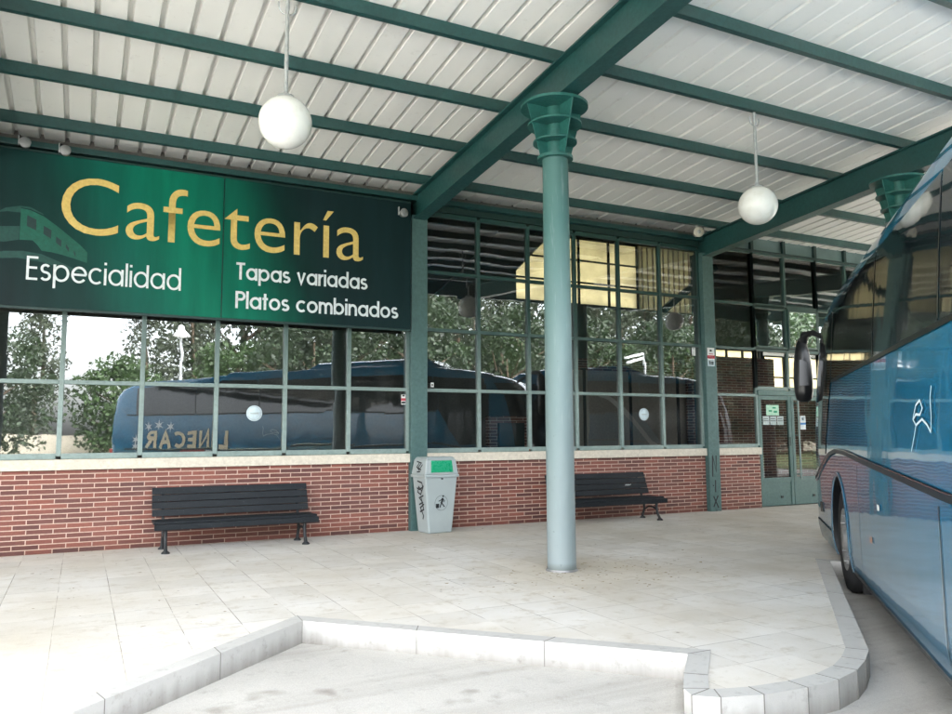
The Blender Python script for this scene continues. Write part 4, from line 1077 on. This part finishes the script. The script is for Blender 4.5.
def poplar(H, W, lab, mat, seed, group):
    random.seed(seed); t = thing('poplar_tree', lab, 'tree', (0,0,RZ), 0, group)
    tk = MB(); tk.tube([(0,0,-.1),(.03,0,H*.3),(-.03,.05,H*.6),(.02,0,H*.93)], [.22,.16,.10,.03], 9)
    tk.build('trunk', M['bark'], t)
    cl = []
    for k in range(170):
        f = random.random(); z = H*(.08+.9*f); rr = W/2*(math.sin(PI*min(1,(f*.9+.12)))**.7)*random.uniform(.2,1); a = random.uniform(0,2*PI)
        cl.append((rr*math.cos(a), rr*math.sin(a), z, random.uniform(.35,.7)))
    b = leaf_cloud(cl, 34, .22, 1.0); b.build('crown', M[mat], t); return t
GB = 'bushy trees across the yard'; GP = 'tall thin poplars across the yard'
tb = [bushy(7.6,6.6,'bushy green tree across the yard reflected in the windows','leaf',11,GB), bushy(9.4,7.0,'bushy green tree across the yard reflected in the windows','leaf_dark',12,GB), bushy(6.6,6.0,'bushy green tree across the yard reflected in the windows','leaf',13,GB)]
tp_ = [poplar(15,3.4,'tall thin poplar across the yard reflected in the windows','leaf_pop',21,GP), poplar(13.2,3.8,'tall thin poplar across the yard reflected in the windows','leaf_pop',22,GP)]
random.seed(99)
used = set()
def put(pool, k, x, y, sc=1.):
    o = pool[k]; loc = (x, y, RZ); rz = random.uniform(0,6.28)
    if (id(pool),k) in used: o = dup(o, loc, rz)
    else:
        used.add((id(pool),k)); o.location = loc; o.rotation_euler = (0,0,rz)
    o.scale = (sc,sc,sc*random.uniform(.92,1.08))
for i,(x,y,s) in enumerate([(-13,-31,.85),(-8.2,-30,.74),(-2.6,-33,.85),(3,-34,.86),(8.4,-33,1.05),(13.8,-34,1.1),(19.2,-33,1.1),(24.8,-33,1.1),(30,-34,1.15),(36,-33,1.15),(42,-34,1.2),(48,-35,1.2),(-19,-32,1.05)]):
    put(tb, i%3, x, y, s)
for i,(x,y,s) in enumerate([(-10.5,-39,.95),(-6.9,-40,.88),(-1.2,-38,.85),(1.6,-40,.95),(6.5,-39,1.0),(9.8,-38,.9),(11.8,-40,1.05),(16.6,-39,1.0),(19.4,-38,1.1),(22.4,-39,1.05),(25.4,-40,1.1),(28.4,-39,1.12),(31.2,-38,1.1),(34.2,-39,1.15),(37.6,-40,1.15),(41,-39,1.2),(45,-40,1.2),(50,-40,1.2)]):
    put(tp_, i%2, x, y, s)
for i in range(9):
    put(tb, 1, 5+6.4*i+random.uniform(-1,1), -46+random.uniform(-2,2), 1.55)
for i in range(8):
    put(tb, 1, 6+6*i+random.uniform(-1,1), -29.5+random.uniform(-.8,.8), .95)
wl = MB().box(-60, 70, -36.4, -36.2, RZ-.1, 1.5).build('boundary_wall', weathered('cream_render', (.50,.45,.36), (.56,.50,.42), .8, 1, True)); tag(wl, 'low cream boundary wall behind the trees reflected in the left window', 'wall')
sl = thing('street_lamp', 'pale lamp post with a bell hood reflected above the coach roof', 'street lamp', (-1.0,-22.0,RZ))
MB().tube([(0,0,0),(0,0,.6),(0,0,5.5)], [.09,.06,.045], 12).build('post', M['grey_metal'], sl)
MB().lathe([(.05,5.45),(.34,5.52),(.30,5.62),(.14,5.78),(.10,5.95),(.0005,6.0)], 24).build('hood', M['white_paint'], sl)
dl = thing('street_lamp', 'lamp post with two flat heads reflected in the right window', 'street lamp', (17.0,-15.5,RZ))
MB().tube([(0,0,0),(0,0,5.0)], [.07,.05], 12).build('post', M['grey_metal'], dl)
MB().bar((-.9,0,4.75),(.0,0,4.98),.2,.09).build('head', M['white_paint'], dl, bevel=.02)
MB().bar((-1.1,.4,4.5),(-.2,.2,4.75),.2,.09).build('head', M['white_paint'], dl, bevel=.02)

# ------------------------------------------------------------------ light
w = bpy.data.worlds.new('World'); S.world = w; w.use_nodes = True; nt = w.node_tree
bg = nt.nodes['Background']; sky = nt.nodes.new('ShaderNodeTexSky'); sky.sky_type = 'NISHITA'; sky.sun_disc = False
SE, SA = 52, 25        # elevation, azimuth of the sun from +Y towards +X
sky.sun_elevation = R(SE); sky.sun_rotation = R(SA); sky.air_density = 1.0; sky.dust_density = 6.0; sky.ozone_density = 1.0
hs = nt.nodes.new('ShaderNodeHueSaturation'); hs.inputs['Saturation'].default_value = .22
nt.links.new(sky.outputs[0], hs.inputs['Color']); nt.links.new(hs.outputs[0], bg.inputs['Color']); bg.inputs['Strength'].default_value = 4.6
sd_ = bpy.data.lights.new('sun', 'SUN'); sd_.energy = 1.5; sd_.angle = R(12); sd_.color = (1,.95,.88)
so = bpy.data.objects.new('sun', sd_); COL.objects.link(so)
dirv = Vector((math.sin(R(SA))*math.cos(R(SE)), math.cos(R(SA))*math.cos(R(SE)), math.sin(R(SE))))
so.rotation_euler = dirv.to_track_quat('Z','Y').to_euler(); so.location = (10,20,30)

# ------------------------------------------------------------------ camera
cd = bpy.data.cameras.new('camera'); cam = bpy.data.objects.new('camera', cd); COL.objects.link(cam); S.camera = cam
h, p, rl = .4680, .0994, -.0058; f = 779.7
fw = Vector((math.sin(h)*math.cos(p), math.cos(h)*math.cos(p), math.sin(p))); rt = Vector((math.cos(h),-math.sin(h),0)); up = rt.cross(fw)
r2 = rt*math.cos(rl)+up*math.sin(rl); u2 = -rt*math.sin(rl)+up*math.cos(rl)
mt = Matrix(((r2.x,u2.x,-fw.x),(r2.y,u2.y,-fw.y),(r2.z,u2.z,-fw.z)))
cam.rotation_euler = mt.to_euler(); cam.location = (-4.506,-10.871,1.40)
cd.sensor_width = 36; cd.lens = 36*f/952; cd.clip_start = .05; cd.clip_end = 3000
S.view_settings.view_transform = 'Standard'; S.view_settings.look = 'None'; S.view_settings.exposure = 0; S.view_settings.gamma = 1
S.cycles.caustics_reflective = False; S.cycles.caustics_refractive = False; S.cycles.max_bounces = 7; S.cycles.transparent_max_bounces = 12
